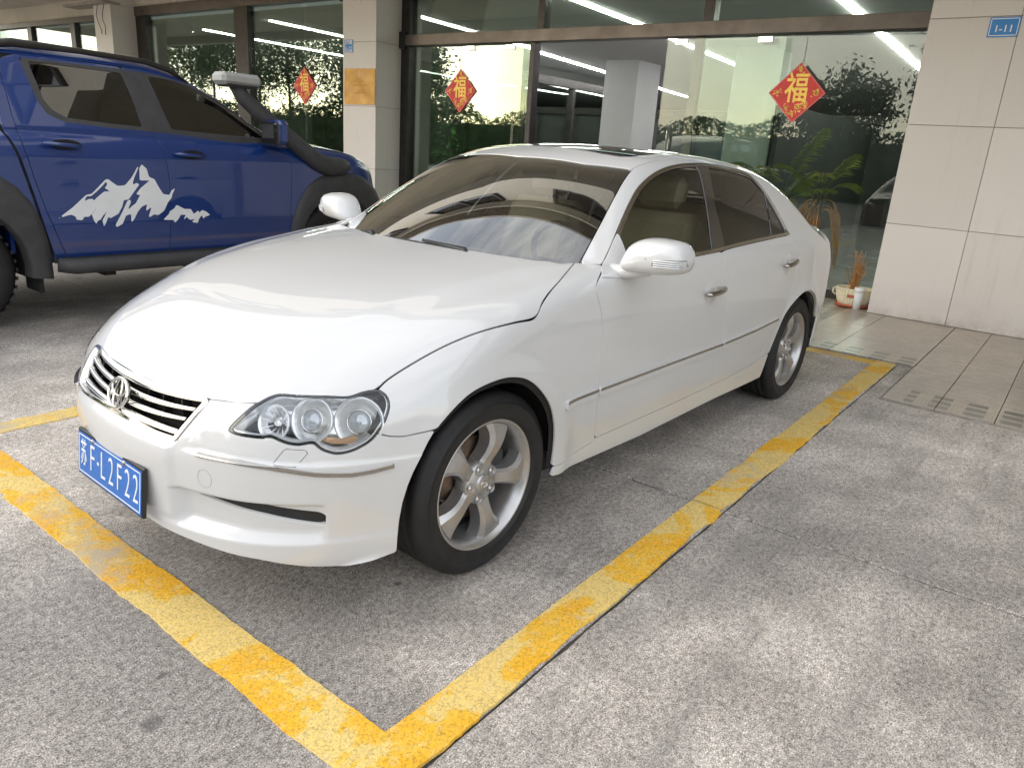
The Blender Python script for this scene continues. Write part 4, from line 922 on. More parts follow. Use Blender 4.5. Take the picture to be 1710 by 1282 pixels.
# soffit slab, upper storey and its windows (over and behind the camera's view; they show in the paint and the glass)
for k in range(12):
    y0 = -26 + k * 3.3; box('soffit_panel', (-7.2, y0 + .006, ZT), (-2.35, y0 + 3.294, ZT + .12), 'soffit', bl)
box('soffit_edge', (-2.35, -26, ZT - .22), (-2.10, 13.6, ZT + .40), 'render_wall', bl)
box('upper_wall', (-7.4, -26, ZT + .40), (-2.30, 13.6, 6.0), 'render_wall', bl); box('eaves', (-7.6, -26.3, 6.0), (-1.85, 13.9, 6.2), 'brown_trim', bl)
box('cornice', (-2.30, -26, 5.80), (-2.12, 13.6, 5.92), 'render_wall', bl)
for k in range(11):
    y0 = -25 + k * 3.4
    f_ = MB(); 
    for a_, b_ in (((y0, 4.75), (y0 + 2.0, 4.82)), ((y0, 5.58), (y0 + 2.0, 5.65)), ((y0, 4.82), (y0 + .06, 5.58)), ((y0 + 1.94, 4.82), (y0 + 2.0, 5.58)), ((y0 + .97, 4.82), (y0 + 1.03, 5.58))): f_.box((-2.30, a_[0], a_[1]), (-2.24, b_[0], b_[1]))
    fo = f_.build('window', 'frame_dark', bl); box('pane', (-2.299, y0 + .06, 4.82), (-2.27, y0 + 1.94, 5.58), 'gloss_black', fo)
XG = -7.10
def fr(name, y0, y1, z0, z1, x0=-7.16, x1=-7.03, mat='frame_dark', bev=.003): return box(name, (x0, y0, z0), (x1, y1, z1), mat, bl, bev)
# centre front
fr('frame_post', -6.98, -6.80, 0, 3.72, -7.18, -7.02); fr('cross_beam', -6.93, .50, 2.79, 2.945, -7.16, -6.985, 'frame_metal', .005); fr('cross_beam_end', -7.0, -6.86, 2.75, 2.99, -7.18, -6.97)
fr('mullion', -4.47, -4.39, .0, 2.79, -7.18, -7.04, 'frame_dark'); fr('mullion', -4.365, -4.26, 2.945, 3.72, -7.18, -7.03); fr('mullion', -2.05, -1.93, .0, 2.79, -7.15, -7.07, 'frame_metal'); fr('mullion', -1.96, -1.83, 2.945, 3.72, -7.18, -7.03)
fr('top_rail', -6.98, .56, 3.66, ZT, -7.18, -7.02); fr('sill_rail', -6.80, -4.47, 0.012, .10, -7.16, -7.04); fr('sill_rail', -1.93, .56, 0.012, .10, -7.16, -7.04)
def pane(y0, y1, z0, z1, x=XG, name='glass_pane'): return box(name, (x - .005, y0, z0), (x + .005, y1, z1), 'shop_glass', bl)
pane(-6.80, -4.47, .10, 2.79); pane(-6.80, -4.365, 2.945, 3.66); pane(-4.26, -1.96, 2.945, 3.66); pane(-1.83, .56, 2.945, 3.66)
pane(-1.93, -.735, .10, 2.79); pane(-.729, .56, .10, 2.79)
def door(y0, y1, x, hy):
    d = box('sliding_door', (x - .006, y0, .03), (x + .006, y1, 2.76), 'shop_glass', bl)
    for yy in (y0 + .10, y1 - .32): box('patch_fitting', (x - .014, yy, 2.70), (x + .014, yy + .17, 2.765), 'steel', d, .003)
    b = MB(); b.tube([(x + .055, hy, .75), (x + .055, hy, 1.73)], .016, 12); 
    for z in (.95, 1.50): b.tube([(x + .006, hy, z), (x + .055, hy, z)], .009, 8)
    b.build('handle', 'steel', d, True); return d
door(-5.72, -4.56, -7.015, -4.64); door(-2.37, -.93, -7.010, -2.20)
# left front
fr('frame_post', -8.45, -7.74, 3.50, 3.62, -7.18, -7.02); fr('mullion', -11.50, -11.07, 0, 3.58, -7.16, -7.02); fr('frame_post', -15.21, -14.80, 0, 3.72, -7.16, -7.02)
fr('top_rail', -15.21, -7.74, 3.56, 3.74, -7.18, -7.0, 'frame_metal'); fr('sill_rail', -14.80, -7.74, .012, .10, -7.16, -7.04)
pane(-14.80, -13.1, .10, 3.56); pane(-13.094, -11.50, .10, 3.56); pane(-11.07, -9.50, .10, 3.56); pane(-9.494, -7.74, .10, 3.56)
box('fascia', (-7.3, -15.21, 3.74), (-7.05, -7.74, ZT), 'soffit', bl); fr('top_rail', -26, -15.97, 3.54, 3.66, -7.18, -7.0); box('fascia', (-7.3, -26, 3.66), (-7.05, -15.97, ZT), 'soffit', bl)
for y in (-18.3, -20.8, -23.3): fr('mullion', y - .12, y + .12, 0, 3.54)
for y0, y1 in ((-18.18, -15.97), (-20.68, -18.42), (-23.18, -20.92), (-26, -23.42)): pane(y0, y1, .1, 3.54)
box('side_wall', (-30, -26.3, 0), (-7.1, -26, 7), 'grey_wall', bl); box('side_wall', (-30, 13.6, 0), (-2.3, 13.9, 7), 'render_wall', bl)
box('front_wall', (-7.3, 2.01, 0), (-7.05, 13.6, ZT), 'render_wall', bl)
# inside
box('shop_floor', (-30, -26, -.02), (-7.16, 13.6, .012), 'shop_floor', bl); box('ceiling', (-30, -26, 3.42), (-7.18, 13.6, 3.50), 'ceiling', bl); box('back_wall', (-30.2, -26, 0), (-30, 13.6, 3.5), 'grey_wall', bl)
box('partition_wall', (-20.2, -26, 0), (-20, 6, 2.55), 'dark_wall', bl); box('partition_beam', (-20.0, -26, 2.55), (-19.9, 6, 2.75), 'frame_dark', bl)
for y in np.arange(-25, 6, 1.55): box('partition_post', (-19.99, y, 0), (-19.88, y + .14, 2.55), 'frame_dark', bl)
box('partition_beam', (-19, -10.1, 3.02), (-9.5, -9.9, 3.22), 'frame_dark', bl); box('partition_glass', (-19, -10.01, 0), (-9.5, -9.99, 3.02), 'shop_glass', bl)
for x in (-9.5, -11.8, -14.1, -16.4, -18.7): box('partition_post', (x - .06, -10.09, 0), (x + .06, -9.91, 3.02), 'frame_dark', bl)
cp = box('column', (-14.95, -7.45, .012), (-13.9, -6.60, 3.42), 'white_wall', bl); box('socket', (-14.30, -6.60, 1.30), (-14.22, -6.588, 1.38), 'gloss_black', cp)
box('column', (-13.4, -3.75, .012), (-12.4, -3.05, 3.42), 'white_wall', bl)
box('partition_wall', (-19.9, -3.0, .012), (-12.9, -2.9, 2.5), 'dark_wall', bl); box('inner_wall', (-12.0, 1.4, .012), (-7.5, 1.5, 3.42), 'white_wall', bl)
box('counter', (-13.6, -6.3, .012), (-12.4, -5.4, 1.05), 'dark_wall', bl); box('counter_top', (-13.7, -6.4, 1.05), (-12.3, -5.3, 1.10), 'wood_red', bl)
def led(x0, x1, y0, slope, z=3.395, w=.045):
    b = MB(); n = max(1, int((x0 - x1) / 1.2)); 
    V = []; F = []
    for i in range(n + 1):
        x = x0 + (x1 - x0) * i / n; y = y0 + (x - x0) * slope; V += [(x, y - w, z), (x, y + w, z), (x, y - w, z + .03), (x, y + w, z + .03)]
    F = [(i * 4, i * 4 + 4, i * 4 + 5, i * 4 + 1) for i in range(n)] + [(i * 4, i * 4 + 2, i * 4 + 6, i * 4 + 4) for i in range(n)] + [(i * 4 + 1, i * 4 + 5, i * 4 + 7, i * 4 + 3) for i in range(n)] + [(0, 1, 3, 2), (n * 4, n * 4 + 2, n * 4 + 3, n * 4 + 1)]
    mk('light_strip', V, F, 'led', bl)
led(-7.3, -9.75, -4.2, .045); led(-10.4, -23.0, -4.40, .078); led(-7.3, -12.0, -7.58, .10); led(-12.1, -23.5, -8.22, .145); led(-8.5, -19, -.9, .05); led(-7.6, -16, -11.2, .09); led(-8, -20, -14.2, .1); led(-14, -26, -12.4, .1)

# ------------------------------------------------------------------ things on the building
def sign(y0, y1, z0, z1, lines, label, xf=-6.5):
    s_ = thing('number_sign', label, 'house number sign', (xf, (y0 + y1) / 2, (z0 + z1) / 2)); w, h = (y1 - y0), (z1 - z0)
    box('sign_panel', (.002, -w / 2, -h / 2), (.008, w / 2, h / 2), 'sign_blue', s_, .001)
    e = min(w, h) * .06; b = MB()
    for a_, c_ in (((-w / 2 + e, -h / 2 + e), (w / 2 - e, -h / 2 + e * 1.7)), ((-w / 2 + e, h / 2 - e * 1.7), (w / 2 - e, h / 2 - e)), ((-w / 2 + e, -h / 2 + e), (-w / 2 + e * 1.7, h / 2 - e)), ((w / 2 - e * 1.7, -h / 2 + e), (w / 2 - e, h / 2 - e))): b.box((.008, a_[0], a_[1]), (.0088, c_[0], c_[1]))
    b.build('sign_border', 'plate_white', s_)
    for t, sz, y, z, sx in lines: lettering(t, sz, 'plate_white', s_, (.0088, y, z), (0, 1, 0), (0, 0, 1), sz * .012, .0006, sx)
sign(1.052, 1.290, 2.620, 2.782, [('1-11', .080, .0, -.016, 1.05)], 'blue plate numbered 1-11 at the top of the right pillar')
sign(-7.70, -7.50, 2.645, 2.825, [('1-12', .085, 0, -.042, 1.0), ('迎宾路', .055, 0, .045, 1.0)], 'small blue plate numbered 1-12 above the orange notice on the left pillar')
nt_ = thing('notice', 'weathered orange-gold notice taped to the front of the left pillar', 'notice', (-6.496, -7.345, 2.148))
V = []; F = []; n = 14
for i in range(n + 1):
    for j in range(n + 1):
        u, v = i / n, j / n; V.append((.004 + .006 * math.sin(u * 7 + v * 3) * math.sin(v * 5) + .010 * max(0, .15 - v) / .15 * random.random(), -.358 + .716 * u + .004 * math.sin(v * 20), -.262 + .524 * v + (.006 * math.sin(u * 31) if j == n else 0)))
F = [(i * (n + 1) + j, (i + 1) * (n + 1) + j, (i + 1) * (n + 1) + j + 1, i * (n + 1) + j + 1) for i in range(n) for j in range(n)]
m, nt, b_ = new_mat('notice_paper'); vv = objco(nt); c_ = ramp(nt, noise(nt, 6, 7, .7, vv), [(.3, (.52, .24, .03)), (.55, (.70, .36, .04)), (.75, (.80, .48, .10))])
sx_ = nt.nodes.new('ShaderNodeSeparateXYZ'); nt.links.new(vv, sx_.inputs[0]); c_ = mixc(nt, ramp(nt, sx_.outputs[2], [(.0, .0), (1., 0.)]), c_, (0, 0, 0)); nt.links.new(c_, b_.inputs['Base Color']); b_.inputs['Roughness'].default_value = .38
mk('paper', V, F, m, nt_, True)
b = MB()
for z, w, y in ((.11, .09, -.02), (.075, .24, -.01), (.02, .34, 0), (-.055, .12, .03), (-.09, .26, .02)):
    b.box((.0135, y - w / 2, z - .006), (.0145, y + w / 2, z + .006))
b.build('print_line', 'paper_ink', nt_)['kind'] = 'stuff'
def fu(y, z, hd, x, label, sy=1.):
    f_ = thing('new_year_decoration', label, 'door decoration', (x, y, z), group='red lucky-character diamonds on the shop glass')
    MB().prism([(0, hd), (-hd * sy, 0), (0, -hd), (hd * sy, 0)], .002, (0, 0, 0), (0, 1, 0), (0, 0, 1), (1, 0, 0)).build('paper_diamond', 'red_paper', f_)
    b = MB(); k = .985; k2 = .955
    P_ = [(0, hd), (hd * sy, 0), (0, -hd), (-hd * sy, 0)]
    for i in range(4):
        a_, c_ = P_[i], P_[(i + 1) % 4]; b.prism([(a_[0] * k, a_[1] * k), (c_[0] * k, c_[1] * k), (c_[0] * k2, c_[1] * k2), (a_[0] * k2, a_[1] * k2)], .0008, (.002, 0, 0), (0, 1, 0), (0, 0, 1), (1, 0, 0))
    b.build('paper_border', 'pink_edge', f_)
    lettering('福', hd * .98, 'gold_paper', f_, (.0032, -.005 * sy, hd * .10), (0, 1, 0), (0, 0, 1), hd * .012, .0008, .86 * sy, 1.08, name='lucky_character', rot=0)
    b = MB(); r_ = random.Random(3)
    for k in range(150):
        a_ = r_.uniform(0, 6.28); q = r_.choice([(-.30, -.52), (.10, -.50), (.66, .02), (-.68, .03), (0, .80), (-.12, -.68), (.30, -.40)]); cy, cz = q[0] * hd * sy + r_.gauss(0, .07) * hd, q[1] * hd + r_.gauss(0, .065) * hd
        if abs(cy) / sy + abs(cz) > hd * .90: continue
        l, w = r_.uniform(.018, .05) * hd, r_.uniform(.007, .016) * hd; ca, sa = math.cos(a_), math.sin(a_)
        b.prism([(cy - l * ca + w * sa, cz - l * sa - w * ca), (cy + l * ca + w * sa, cz + l * sa - w * ca), (cy + l * ca - w * sa, cz + l * sa + w * ca), (cy - l * ca - w * sa, cz - l * sa + w * ca)], .0006, (.0022, 0, 0), (0, 1, 0), (0, 0, 1), (1, 0, 0))
    b.build('gold_ornament', 'gold_paper', f_)['kind'] = 'stuff'
    return f_
fu(-.718, 2.178, .312, -6.995, 'large red and gold lucky-character diamond hanging on the right glass door'); fu(-5.69, 2.150, .305, -7.0, 'red lucky-character diamond on the left sliding door, behind the white car roof'); fu(-9.497, 2.205, .315, -7.088, 'red lucky-character diamond on the far left window, above the blue truck')
# planter basket beside the right pillar
pb = thing('planter', 'white ribbed planter with dried stems on an orange saucer beside the right pillar', 'planter', (-6.74, .345, .012), .1)
MB().lathe([(0, 0), (.150, 0), (.172, .010), (.176, .035), (.168, .035), (.160, .014), (0, .012)], 40, 'z').build('saucer', 'terracotta', pb, True)
V = []; F = []; S = 72; prof = [(.118, .016), (.125, .02), (.140, .06), (.155, .115), (.163, .165), (.170, .185), (.172, .197), (.164, .200), (.158, .19), (.150, .15), (.0, .15)]
for i in range(S):
    a = 2 * math.pi * i / S
    for q, (r, h) in enumerate(prof): rr = r + (.0045 * (1 if i % 2 else -1) if 2 <= q <= 4 else 0); V.append((rr * math.cos(a), rr * math.sin(a) * 1.12, h))
np_ = len(prof); F = [(i * np_ + j, ((i + 1) % S) * np_ + j, ((i + 1) % S) * np_ + j + 1, i * np_ + j + 1) for i in range(S) for j in range(np_ - 1)]
mk('pot', V, F, 'wicker', pb, False)
b = MB(); b.box((.157, -.045, .110), (.166, .045, .140), .002); b.build('pot_badge', 'terracotta', pb)
for s in (-1, 1): MB().tube([(0, s * .185, .185), (0, s * .215, .165), (0, s * .215, .125), (0, s * .180, .10)], .009, 8).build('pot_handle', 'wicker', pb, True)
b = MB(); r_ = random.Random(5)
for k in range(46):
    a = r_.uniform(0, 6.28); r0 = r_.uniform(0, .045); h = r_.uniform(.20, .46); bx, by = r0 * math.cos(a), r0 * math.sin(a) - .01; lean = r_.gauss(0, .04), r_.gauss(0, .035)
    b.tube([(bx, by, .14), (bx + lean[0] * .5, by + lean[1] * .5, .14 + h * .6), (bx + lean[0], by + lean[1], .14 + h)], [.0045, .003, .002], 5)
    if r_.random() < .5:
        z0 = .14 + h * r_.uniform(.75, 1); p = Vector((bx + lean[0], by + lean[1], z0)); d = Vector((r_.gauss(0, .03), r_.gauss(0, .04), r_.uniform(-.03, .03))); b.add([tuple(p), tuple(p + d + Vector((0, .006, 0))), tuple(p + d * 2), tuple(p + d + Vector((0, -.006, 0)))], [(0, 1, 2, 3)])
b.build('dried_stems', 'dry_leaf', pb)['kind'] = 'stuff'
cup = thing('paper_cup', 'small white lidded tub standing against the front of the ribbed planter', 'tub', (-6.60, .425, .012))
MB().lathe([(0, 0), (.038, 0), (.044, .15), (.046, .19), (.050, .192), (.052, .205), (.050, .222), (.048, .226), (.045, .205), (0, .20)], 32, 'z').build('tub_body', 'plate_white', cup, True)
# palms indoors behind the right glass
def frond(b, base, az, L, rise, droop, nl, ll, w, r_, dead=False):
    pts = []; 
    for i in range(9):
        t = i / 8; d = L * t; pts.append(Vector(base) + Vector((math.cos(az) * d * (1 - .25 * t * droop), math.sin(az) * d * (1 - .25 * t * droop), rise * L * t - droop * L * t * t)))
    b.tube(pts, [.007 * (1 - .8 * i / 8) + .001 for i in range(9)], 5)
    for k in range(nl):
        t = .22 + .78 * k / nl; i = min(7, int(t * 8)); u = t * 8 - i; p = pts[i].lerp(pts[i + 1], u); tan = (pts[i + 1] - pts[i]).normalized(); sd = tan.cross(Vector((0, 0, 1))).normalized()
        for s in (-1, 1):
            l = ll * math.sin(math.pi * min(1, .25 + .75 * t)) ** .7 * r_.uniform(.7, 1.1) + .03; dn = Vector((0, 0, -.9 if dead else -.25)); d = (tan * .75 + sd * s * (.35 if dead else .8) + dn * r_.uniform(.4, 1.3)).normalized(); q = p + d * l * .5; e = q + (d + Vector((0, 0, -.5))).normalized() * l * .5; ww = sd.cross(d).normalized() * w * .3 + tan * w
            b.add([tuple(p), tuple(q + ww), tuple(e), tuple(q - ww)], [(0, 1, 2, 3)])
def palm(loc, H, n, seed, label, name='potted_palm', dead=0, spread=.62):
    r_ = random.Random(seed); p = thing(name, label, 'potted plant', loc)
    MB().lathe([(0, 0), (.13, 0), (.17, .30), (.18, .32), (.165, .32), (.155, .27), (0, .27)], 28, 'z').build('pot', 'terracotta', p, True)
    b = MB()
    for k in range(4): a = k * 1.6; b.tube([(.03 * math.cos(a), .03 * math.sin(a), .25), (.05 * math.cos(a), .05 * math.sin(a), H * .6), (.07 * math.cos(a), .07 * math.sin(a), H)], [.018, .015, .010], 7)
    b.build('stem', 'bark', p, True)
    b = MB()
    for k in range(n): a = k * 2.4 + r_.uniform(-.3, .3); frond(b, (.06 * math.cos(a), .06 * math.sin(a), H + r_.uniform(-.15, .1)), a, spread * r_.uniform(.8, 1.2), r_.uniform(.8, 1.7), r_.uniform(.45, 1.0), 26, .20, .0055, r_)
    b.build('green_fronds', 'palm_leaf', p)
    if dead:
        b = MB()
        for k in range(dead): a = k * 2.1 + r_.uniform(-.3, .3); frond(b, (.05 * math.cos(a), .05 * math.sin(a), H - .12 + r_.uniform(-.1, .06)), a, .42 * r_.uniform(.8, 1.3), .35, 1.75, 20, .24, .007, r_, True)
        b.build('dead_fronds', 'dry_leaf', p)
palm((-7.42, -.88, .012), 1.02, 10, 11, 'green potted palm behind the right glass, left of the dried palm', dead=2); palm((-7.32, -.36, .012), 1.12, 4, 23, 'potted palm with drooping brown dried fronds behind the right glass', dead=15, spread=.50)
lp = thing('potted_plant', 'leafy green potted plant indoors behind the left sliding door', 'potted plant', (-8.0, -6.80, .012)); r_ = random.Random(9)
MB().lathe([(0, 0), (.16, 0), (.20, .40), (.21, .42), (.19, .42), (.18, .36), (0, .36)], 28, 'z').build('pot', 'dark_wall', lp, True)
b = MB(); b2 = MB(); b2.tube([(0, 0, .35), (.03, .02, .9), (0, 0, 1.45)], [.02, .016, .012], 8); b2.build('stem', 'bark', lp, True)
for k in range(110):
    a = r_.uniform(0, 6.28); h = r_.uniform(.95, 1.75); rr = r_.uniform(.05, .30) * (1.2 - abs(h - 1.35)); p = Vector((rr * math.cos(a), rr * math.sin(a), h)); d = Vector((math.cos(a), math.sin(a), r_.uniform(-.9, .1))).normalized(); s = d.cross(Vector((0, 0, 1))).normalized(); L = r_.uniform(.10, .18); b.add([tuple(p), tuple(p + d * L * .5 + s * L * .22), tuple(p + d * L), tuple(p + d * L * .5 - s * L * .22)], [(0, 1, 2, 3)])
b.build('leaves', simple('fresh_leaf', (.09, .30, .05), .5, var=.25), lp)

# loose chips and bits on the concrete
gb = MB(); r_ = random.Random(21)
for k in range(90):
    x, y = r_.uniform(-3.2, 1.9), r_.uniform(-1.5, 3.0)
    if -.2 < y < .9 and x < .8 and r_.random() < .6: continue
    s_ = r_.uniform(.002, .007); a = [(x + s_ * r_.uniform(.5, 1.3) * math.cos(t), y + s_ * r_.uniform(.5, 1.3) * math.sin(t), .0) for t in (0, 1.3, 2.5, 3.8, 5.1)]; gb.add(a + [(x, y, s_ * .9)], [(i, (i + 1) % 5, 5) for i in range(5)])
gb = gb.build('grit', simple('pale_chip', (.55, .53, .50), .8, var=.4, vs=3)); gb['kind'] = 'stuff'
cb = thing('hanging_cable', 'thin dark cables hanging from a broken bracket on the far left pillar', 'cable', (-6.47, -15.75, 3.74))
box('bracket', (-.25, -1.35, -.02), (.12, .55, .03), 'brown_trim', cb, .004)
MB().tube([(0, .06, 0), (.02, .0, -.22), (.0, .05, -.42), (.01, .16, -.52), (.0, .13, -.60)], .008, 6).build('cable', 'cable', cb, True); MB().tube([(0, .36, 0), (.02, .30, -.18), (.0, .22, -.30), (.01, .34, -.45), (.0, .30, -.62)], .008, 6).build('cable', 'cable', cb, True)

# ------------------------------------------------------------------ the blue pickup
def W_t(x, z): return .935 - np.interp(z, [.3, .45, .7, 1.0, 1.15, 1.28, 1.36, 1.5], [.05, .018, .0, .004, .0, .03, .09, .2]) - .10 * sstep(3.1, 3.85, x) ** 2
_Tt = spline([-1.6, .40, 1.0, 2.0, 2.6, 2.75, 3.0, 3.3, 3.55, 3.72, 3.9, 4.1], [1.36, 1.38, 1.38, 1.375, 1.36, 1.352, 1.335, 1.300, 1.235, 1.16, 1.04, .85])
_Rt = spline([.2, .9, 1.4, 1.7, 1.95, 2.2, 2.45, 2.75, 3.0], [1.84, 1.868, 1.865, 1.835, 1.755, 1.635, 1.49, 1.335, 1.20])
_Ft = spline([.3, .5, .7, .9, 1.0, 1.1, 1.25], [3.86, 3.92, 3.93, 3.90, 3.87, 3.82, 3.72])
def f_tl(x, y, z):
    ay = np.abs(y); s = ay - W_t(x, z); t = (z - (_Tt(x) - .05 * (ay / .8) ** 3)) * .95; v = (x - (_Ft(z) - .22 * ay ** 2 - .12 * ay ** 4)) * .95
    b = smax(s, v, .18); b = smax(b, t, .09); return smax(b, -1.55 - x, .05)
def f_tg(x, y, z):
    ay = np.abs(y); xp = x + .22 * ay ** 2; t = (z - (_Rt(xp) - .06 * ay ** 2)) * .9; s = (ay - (.865 - .36 * np.maximum(z - 1.33, 0) - .12 * np.maximum(z - 1.6, 0))) * .94
    return smax(smax(s, t, .09), .40 - x, .03)
def f_t(x, y, z): return smin(f_tl(x, y, z), f_tg(x, y, z), .015)
tk = thing('pickup_truck', 'blue four-door pickup truck with a white mountain decal on its doors and a black snorkel', 'pickup truck', (.269, -4.371, 0), R(179.8))
T1 = Dom('side', (0, 0, .9)); TB = Dom('top', (0, 0, .5)); TF = Dom('front', (2.2, 0, 0))
shell_V, shell_F = [], []; liner_V, liner_F = [], []
def q3(pts, y=.93): return [(u, y if z < 1.35 else y - .06 - .38 * (z - 1.35), z) for u, z in pts]
BED = [(.405, 1.43), (.43, 1.33), (.478, 1.18), (.515, 1.02), (.543, .884), (.585, .66), (.632, .445)]
RG = [(.60, 1.80), (.525, 1.775), (.503, 1.70), (.502, 1.413), (.515, 1.22), (.547, 1.04), (.60, .80), (.655, .62), (.704, .46)]
MG = [(1.306, 1.815), (1.36, 1.62), (1.418, 1.427), (1.462, 1.22), (1.485, 1.008), (1.478, .75), (1.452, .46)]
FG = [(2.50, 1.36), (2.575, 1.25), (2.60, 1.067), (2.585, .85), (2.56, .55), (2.555, .46)]
ARF = [(3.115 + (.50 if a < 90 or True else 0) * math.cos(R(a)), .42 + (.50) * math.sin(R(a))) for a in range(185, -6, -12)]
ARR = [(.0 + .50 * math.cos(R(a)), .42 + .50 * math.sin(R(a))) for a in range(-5, 186, 12)]
wt1 = [(.66, 1.775), (1.30, 1.775), (1.365, 1.385), (.86, 1.405), (.74, 1.47), (.68, 1.62)]; wt1 = [(.684, 1.776), (1.30, 1.765), (1.335, 1.55), (1.352, 1.38), (1.1, 1.390), (.836, 1.410), (.755, 1.455), (.715, 1.52)]
wt2 = [(1.49, 1.765), (1.66, 1.757), (1.828, 1.727), (1.96, 1.68), (2.078, 1.613), (2.22, 1.525), (2.335, 1.445), (2.400, 1.385), (2.395, 1.350), (2.1, 1.355), (1.574, 1.375), (1.53, 1.55)]
band = [(.64, 1.79), (1.32, 1.79), (1.55, 1.785), (1.84, 1.745), (2.09, 1.632), (2.25, 1.525), (2.43, 1.40), (2.47, 1.345), (2.1, 1.330), (1.5, 1.352), (1.1, 1.366), (.82, 1.385), (.72, 1.43), (.675, 1.52)]
def tp(name, pts, fn=f_t, mat='blue_paint', **k): 
    holes = [q3(h) for h in k.pop('holes', [])]; return pan(tk, name, T1, fn, q3(pts), holes, mat=mat, cell=.018, **k)
tp('rear_door', RG[1:] + MG[::-1] + [(.9, 1.825), (.62, 1.82)], holes=[band])
tp('front_door', MG + FG[::-1] + [(2.47, 1.385), (2.25, 1.55), (2.09, 1.655), (1.84, 1.775), (1.55, 1.825)], holes=[band])
tp('cab_corner', BED + RG[::-1][:-1] + [(.55, 1.82), (.43, 1.82)])
tp('bed_side', [(-1.45, 1.34), (.39, 1.40), (.415, 1.33), (.463, 1.18), (.500, 1.02), (.528, .884), (.570, .66), (.615, .445)] + ARR + [(-.6, .46), (-1.45, .55)])
tp('front_fender', [(2.52, 1.352), (2.60, 1.345), (2.9, 1.325), (3.2, 1.29), (3.45, 1.23), (3.62, 1.16), (3.62, 1.00), (3.70, .80), (3.66, .60)] + [p for p in ARF[::-1]][1:] + [(2.575, .46)] + FG[::-1][:-1])
tp('window_band', band, mat='grey_plastic', holes=[wt1, wt2], gap=-.002, backing=False)
tp('side_window', wt1, mat='truck_glass', backing=False, gap=-.004, off=-.004, flange=0); tp('side_window', wt2, mat='truck_glass', backing=False, gap=-.004, off=-.004, flange=0)
hd = [(3.80, 0, 0), (3.76, .30, 0), (3.62, .62, 0), (3.45, .74, 0), (3.2, .78, 0), (2.62, .80, 0), (2.60, .55, 0), (2.72, .3, 0), (2.76, 0, 0)]
pan(tk, 'hood', TB, f_tl, mirrored_poly(hd), mat='blue_paint', both=False, cell=.025)
rf = [(1.72, 0, 0), (1.69, .35, 0), (1.58, .62, 0), (1.0, .665, 0), (.46, .665, 0), (.44, 0, 0)]; pan(tk, 'roof', TB, f_tg, mirrored_poly(rf), mat='blue_paint', both=False, cell=.03)
wst = [(2.80, 0, 0), (2.76, .35, 0), (2.62, .70, 0), (2.52, .775, 0), (2.30, .755, 0), (2.02, .715, 0), (1.74, .66, 0), (1.60, .62, 0), (1.70, .35, 0), (1.73, 0, 0)]
pan(tk, 'windshield', TB, f_tg, mirrored_poly([(2.80, 0, 0), (2.76, .35, 0), (2.60, .66, 0), (2.3, .665, 0), (2.0, .63, 0), (1.62, .56, 0), (1.69, .35, 0), (1.72, 0, 0)]), mat='truck_glass', both=False, backing=False, cell=.03)
tp('cab_pillar', [(2.52, 1.352), (2.47, 1.385), (2.25, 1.55), (2.09, 1.655), (1.84, 1.775), (1.55, 1.825), (.9, 1.825), (.62, 1.82), (.55, 1.82), (.43, 1.82), (.44, 1.90), (1.0, 1.93), (1.6, 1.90), (1.9, 1.84), (2.2, 1.68), (2.5, 1.50), (2.65, 1.40)], fn=f_tg)
def fpts(p): return [(2.2 + 1.6 * math.cos(a), 1.6 * math.sin(a), z) for a, z in p]
pan(tk, 'front_bumper', TF, f_tl, fpts([(-.60, .42), (-.60, .84), (0, .86), (.60, .84), (.60, .42)]), mat='grey_plastic', both=False, cell=.03)
pan(tk, 'front_grille', TF, f_tl, fpts([(-.35, .87), (-.35, 1.10), (0, 1.13), (.35, 1.10), (.35, .87)]), mat='gloss_black', both=False, cell=.03)
pan(tk, 'headlight', TF, f_tl, fpts([(.36, .90), (.36, 1.08), (.50, 1.13), (.585, 1.10), (.60, .96), (.58, .90)]), mat='lamp_chrome', both=True, cell=.02)
mk('inner_shell', shell_V, shell_F, 'gap', tk, True)
box('cab_back', (.405, -.80, .5), (.43, .80, 1.35), 'blue_paint', tk); box('bed_floor', (-1.5, -.86, .70), (.38, .86, .75), 'grey_plastic', tk); box('tailgate', (-1.58, -.86, .62), (-1.53, .86, 1.36), 'blue_paint', tk, .01); box('chassis', (-1.5, -.55, .40), (3.6, .55, .62), 'gap', tk)
box('cab_seat', (.9, -.65, .9), (1.15, .65, 1.45), 'dash', tk, .05); box('cab_seat', (1.7, -.65, .9), (1.95, .65, 1.5), 'dash', tk, .05); box('dashboard', (2.3, -.75, .95), (2.65, .75, 1.30), 'dash', tk, .05)
# flares, wheels
def flare(xc, s, out_pts, ri):
    b = MB(); V = []; F = []; n = len(out_pts)
    for (u, z) in out_pts:
        d = math.hypot(u - xc, z - .42); cu, cz = (u - xc) / d, (z - .42) / d; yb = .925 - (.09 * max(0, u - 3.3) ** 1.5 if xc > 1 else 0)
        for k, y in ((d, yb - .01), (d - .006, yb + .018), (d - .05, yb + .040), (ri + .012, yb + .046), (ri, yb + .038), (ri, yb - .08)): V.append((xc + cu * k, s * y, .42 + cz * k))
    for i in range(n - 1):
        for q in range(5): f = (i * 6 + q, (i + 1) * 6 + q, (i + 1) * 6 + q + 1, i * 6 + q + 1); F.append(f if s < 0 else f[::-1])
    b.add(V, F); b.build('arch_flare', 'grey_plastic', tk, True)
OF = [(2.565, .30), (2.565, .45), (2.573, .60), (2.60, .70), (2.645, .80), (2.70, .89), (2.765, .965), (2.86, 1.03), (2.967, 1.068), (3.115, 1.085), (3.27, 1.080), (3.40, 1.05), (3.50, 1.0), (3.58, .92), (3.64, .82), (3.67, .70), (3.68, .55)]
